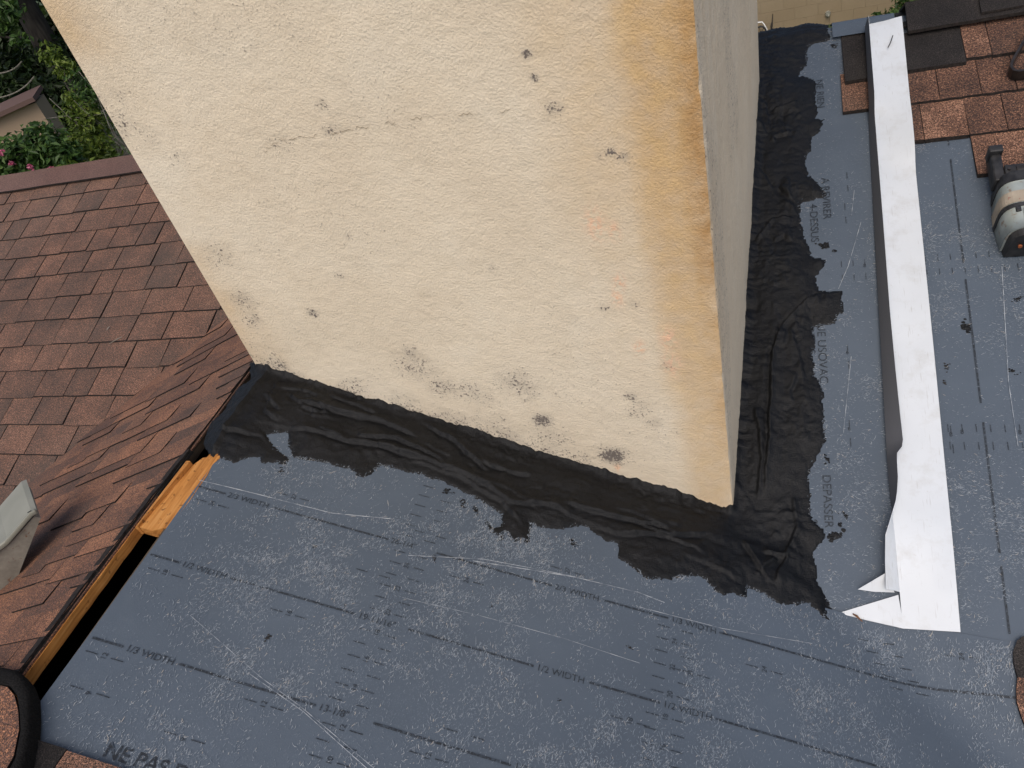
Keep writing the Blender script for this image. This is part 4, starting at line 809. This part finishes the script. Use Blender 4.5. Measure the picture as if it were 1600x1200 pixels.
plant('shade_fill_shrubs', 'dark shrubs added to deepen the shade behind the tan shed', 'shrubs', (-20.6, 17.0, GZ), [(-23.2, 16.9, -2.7, 1.5, .9, 1.0), (-21.2, 16.7, -2.6, 1.4, .9, 1.0), (-19.4, 16.9, -2.75, 1.3, .9, .9), (-17.9, 17.2, -2.9, 1.2, .9, .8), (-22.2, 17.6, -1.9, 1.4, .9, .9), (-20.1, 18.0, -2.0, 1.3, .9, .8)], 7000, .26, 'leaf_dark', 18, parts=('foliage', 'stems'), shell=.4)  # dark foliage added to darken the lit lawn behind the shed
# vine loops hanging in the shade
for k, (a, b, c) in enumerate((((-20.4, 15.4, -1.35), (-19.3, 15.5, -1.72), (-18.7, 15.6, -1.40)), ((-20.2, 15.0, -1.95), (-19.2, 15.2, -2.22), (-18.5, 15.5, -1.80)))):
    P = [np.array(a)*(1-t_)**2+2*np.array(b)*t_*(1-t_)+np.array(c)*t_*t_ for t_ in np.linspace(0, 1, 12)]
    tag(mesh_obj('hanging_vine', *tube(P, .018, 6), M['twig']), ('upper' if k == 0 else 'lower')+' pale vine looping through the dark shade at the upper left', 'vine', 'vines in the shade')
# dense wood closing the yard
g = np.random.default_rng(21); blobs = [(-46+i*3.1+g.uniform(-.8, .8), 25+g.uniform(-2, 2)-(i > 9)*0, -2.6+g.uniform(-.5, .5)+j*2.0, 2.4, 1.8, 1.7) for i in range(14) for j in range(3)]
P, F = leaves(30000, blobs, .6, 22, .3, .6); tag(mesh_obj('dense_wood', P, F, M['leaf_dark']), 'dark shaded wood closing the yard behind the trees', 'wood', kind='stuff')
# shed
sd_ = thing('garden_shed', 'small tan shed with a brown sloping roof edge at the left edge', 'shed', (-17.9, 13.6, GZ))
V, F = box_pts((-17.76, 13.24, GZ), (.87, .49, 0), (-.49, .87, 0), (0, 0, 1), 2.2, .8, 1.63); mesh_obj('wall', V, F, M['shed_wall'], sd_)
V, F = box_pts((-17.68, 13.15, -1.99), (.87, .45, .10), (-.49, .87, .06), (-.05, -.09, 1), 2.4, .95, .10); mesh_obj('roof', V, F, M['shed_roof'], sd_)

# lawn tufts seen between shrub and ridge
g = np.random.default_rng(31); n = 14000; c = np.stack([g.uniform(-24, -9, n), g.uniform(7, 22, n)], 1); a = g.uniform(0, 6.28, n); h = g.uniform(.05, .16, n); w = .012
P = np.stack([np.column_stack([c[:, 0]-np.cos(a)*w, c[:, 1]-np.sin(a)*w, np.full(n, GZ)]), np.column_stack([c[:, 0]+np.cos(a)*w, c[:, 1]+np.sin(a)*w, np.full(n, GZ)]), np.column_stack([c[:, 0]+g.normal(0, .04, n), c[:, 1]+g.normal(0, .04, n), GZ+h])], 1).reshape(-1, 3)
tag(mesh_obj('grass', P, np.arange(3*n).reshape(-1, 3), M['grass']), 'green grass of the back yard', 'grass', kind='stuff')

# ---------------------------------------------------------------- neighbour's block wall and what stands before it
WY = 14.55
wl = thing('block_wall', 'beige painted block wall beyond the roof at the top right', 'wall', (2, WY, GZ))
mesh_obj('wall_core', *box_pts((1.0, WY+.12, GZ), (1, 0, 0), (0, 1, 0), (0, 0, 1), 12, .2, 3.2), M['mortar'], wl)
bm_ = None
for r in range(14):
    for k in range(-8, 14):
        x0 = k*.4+(.2 if r % 2 else 0)+1.; 
        if r > 5 and not (-2 < x0 < 4.2): continue
        if x0 < -1.7 or x0 > 4.6: continue
        d = random.uniform(0, .0015)
        if bm_ is None:
            V, F = box_pts((x0, WY+.04, GZ+r*.2), (1, 0, 0), (0, 1, 0), (0, 0, 1), .397, .08, .198); o = mesh_obj('block', V, F, M['block'], wl); bm_ = o.data; ref = np.array((x0, GZ+r*.2))
        else:
            o = bpy.data.objects.new('block', bm_); COL.objects.link(o); o.parent = wl; o.location = (x0-ref[0], -d, GZ+r*.2-ref[1])
for x, z, r, lab in ((1.17, -3.40, .05, 'round pale fitting on the beige block wall'), (.28, -3.54, .035, 'small pale fitting low on the beige block wall beside the stake')):
    ft = mesh_obj('wall_fitting', *join(tube([(x, WY, z), (x, WY-.05, z)], [r, r*.85], 14), tube([(x, WY-.04, z), (x+.01, WY-.10, z-.03)], [r*.4, r*.35], 8)), M['cream_lid']); tag(ft, lab, 'fitting')
ct = thing('hand_cart', 'small cart with a black spoked wheel and white tube handle against the chimney edge', 'cart', (0, 14.3, GZ))
wc = np.array((-.01, 14.30, -3.475)); R1 = .125
ring = [wc+np.array((math.cos(a)*R1*.8, .0, math.sin(a)*R1)) for a in np.linspace(0, 2*math.pi, 25)]
wt = mesh_obj('wheel', *tube(ring, .016, 8, False), M['black'], ct)
mesh_obj('spokes', *join(*[tube([wc, wc+np.array((math.cos(a)*R1*.8, 0, math.sin(a)*R1))], .006, 5) for a in np.linspace(0, 2*math.pi, 8)[:-1]]), M['steel'], wt)
mesh_obj('handle', *tube([(-.35, 14.35, -3.30), (-.06, 14.33, -3.28), (.02, 14.33, -3.285), (.06, 14.33, -3.34), (.10, 14.33, -3.43), (.125, 14.33, -3.60)], .012, 8), M['white'], ct)
mesh_obj('bed', *box_pts((-.35, 14.3, -3.50), (1, 0, 0), (0, 1, 0), (0, 0, 1), .55, .3, .06), M['steel'], ct)
tag(mesh_obj('garden_stake', *tube([(.165, 14.38, -3.62), (.18, 14.38, -3.45), (.188, 14.38, -3.40), (.20, 14.38, -3.32), (.212, 14.38, -3.19)], [.008, .012, .024, .012, .006], 8), M['bark']), 'thin brown stake leaning on the beige block wall', 'stake')
plant('green_shrub', 'glossy green shrub behind the right roof ridge, before the beige wall', 'shrub', (2.4, 12.9, GZ),
    [(2.25, 12.8, -3.10, .42, .4, .22), (1.85, 12.8, -3.18, .28, .3, .18), (2.6, 12.9, -3.05, .4, .4, .25), (3.2, 13.0, -2.7, .5, .5, .5), (1.62, 12.75, -3.28, .13, .15, .10), (2.3, 13.1, -2.85, .35, .3, .2)], 2600, .10, 'leaf_mid', 33, parts=('foliage', 'stems'))
plant('dark_hedge', 'dark leafy hedge right of the glossy shrub beyond the right ridge', 'hedge', (4.6, 13.6, GZ), [(3.9, 13.5, -3.0, .6, .5, .6), (4.7, 13.6, -2.8, .8, .6, .7), (5.6, 13.6, -2.8, .8, .6, .8)], 3000, .13, 'leaf_dark', 34, parts=('foliage', 'stems'))
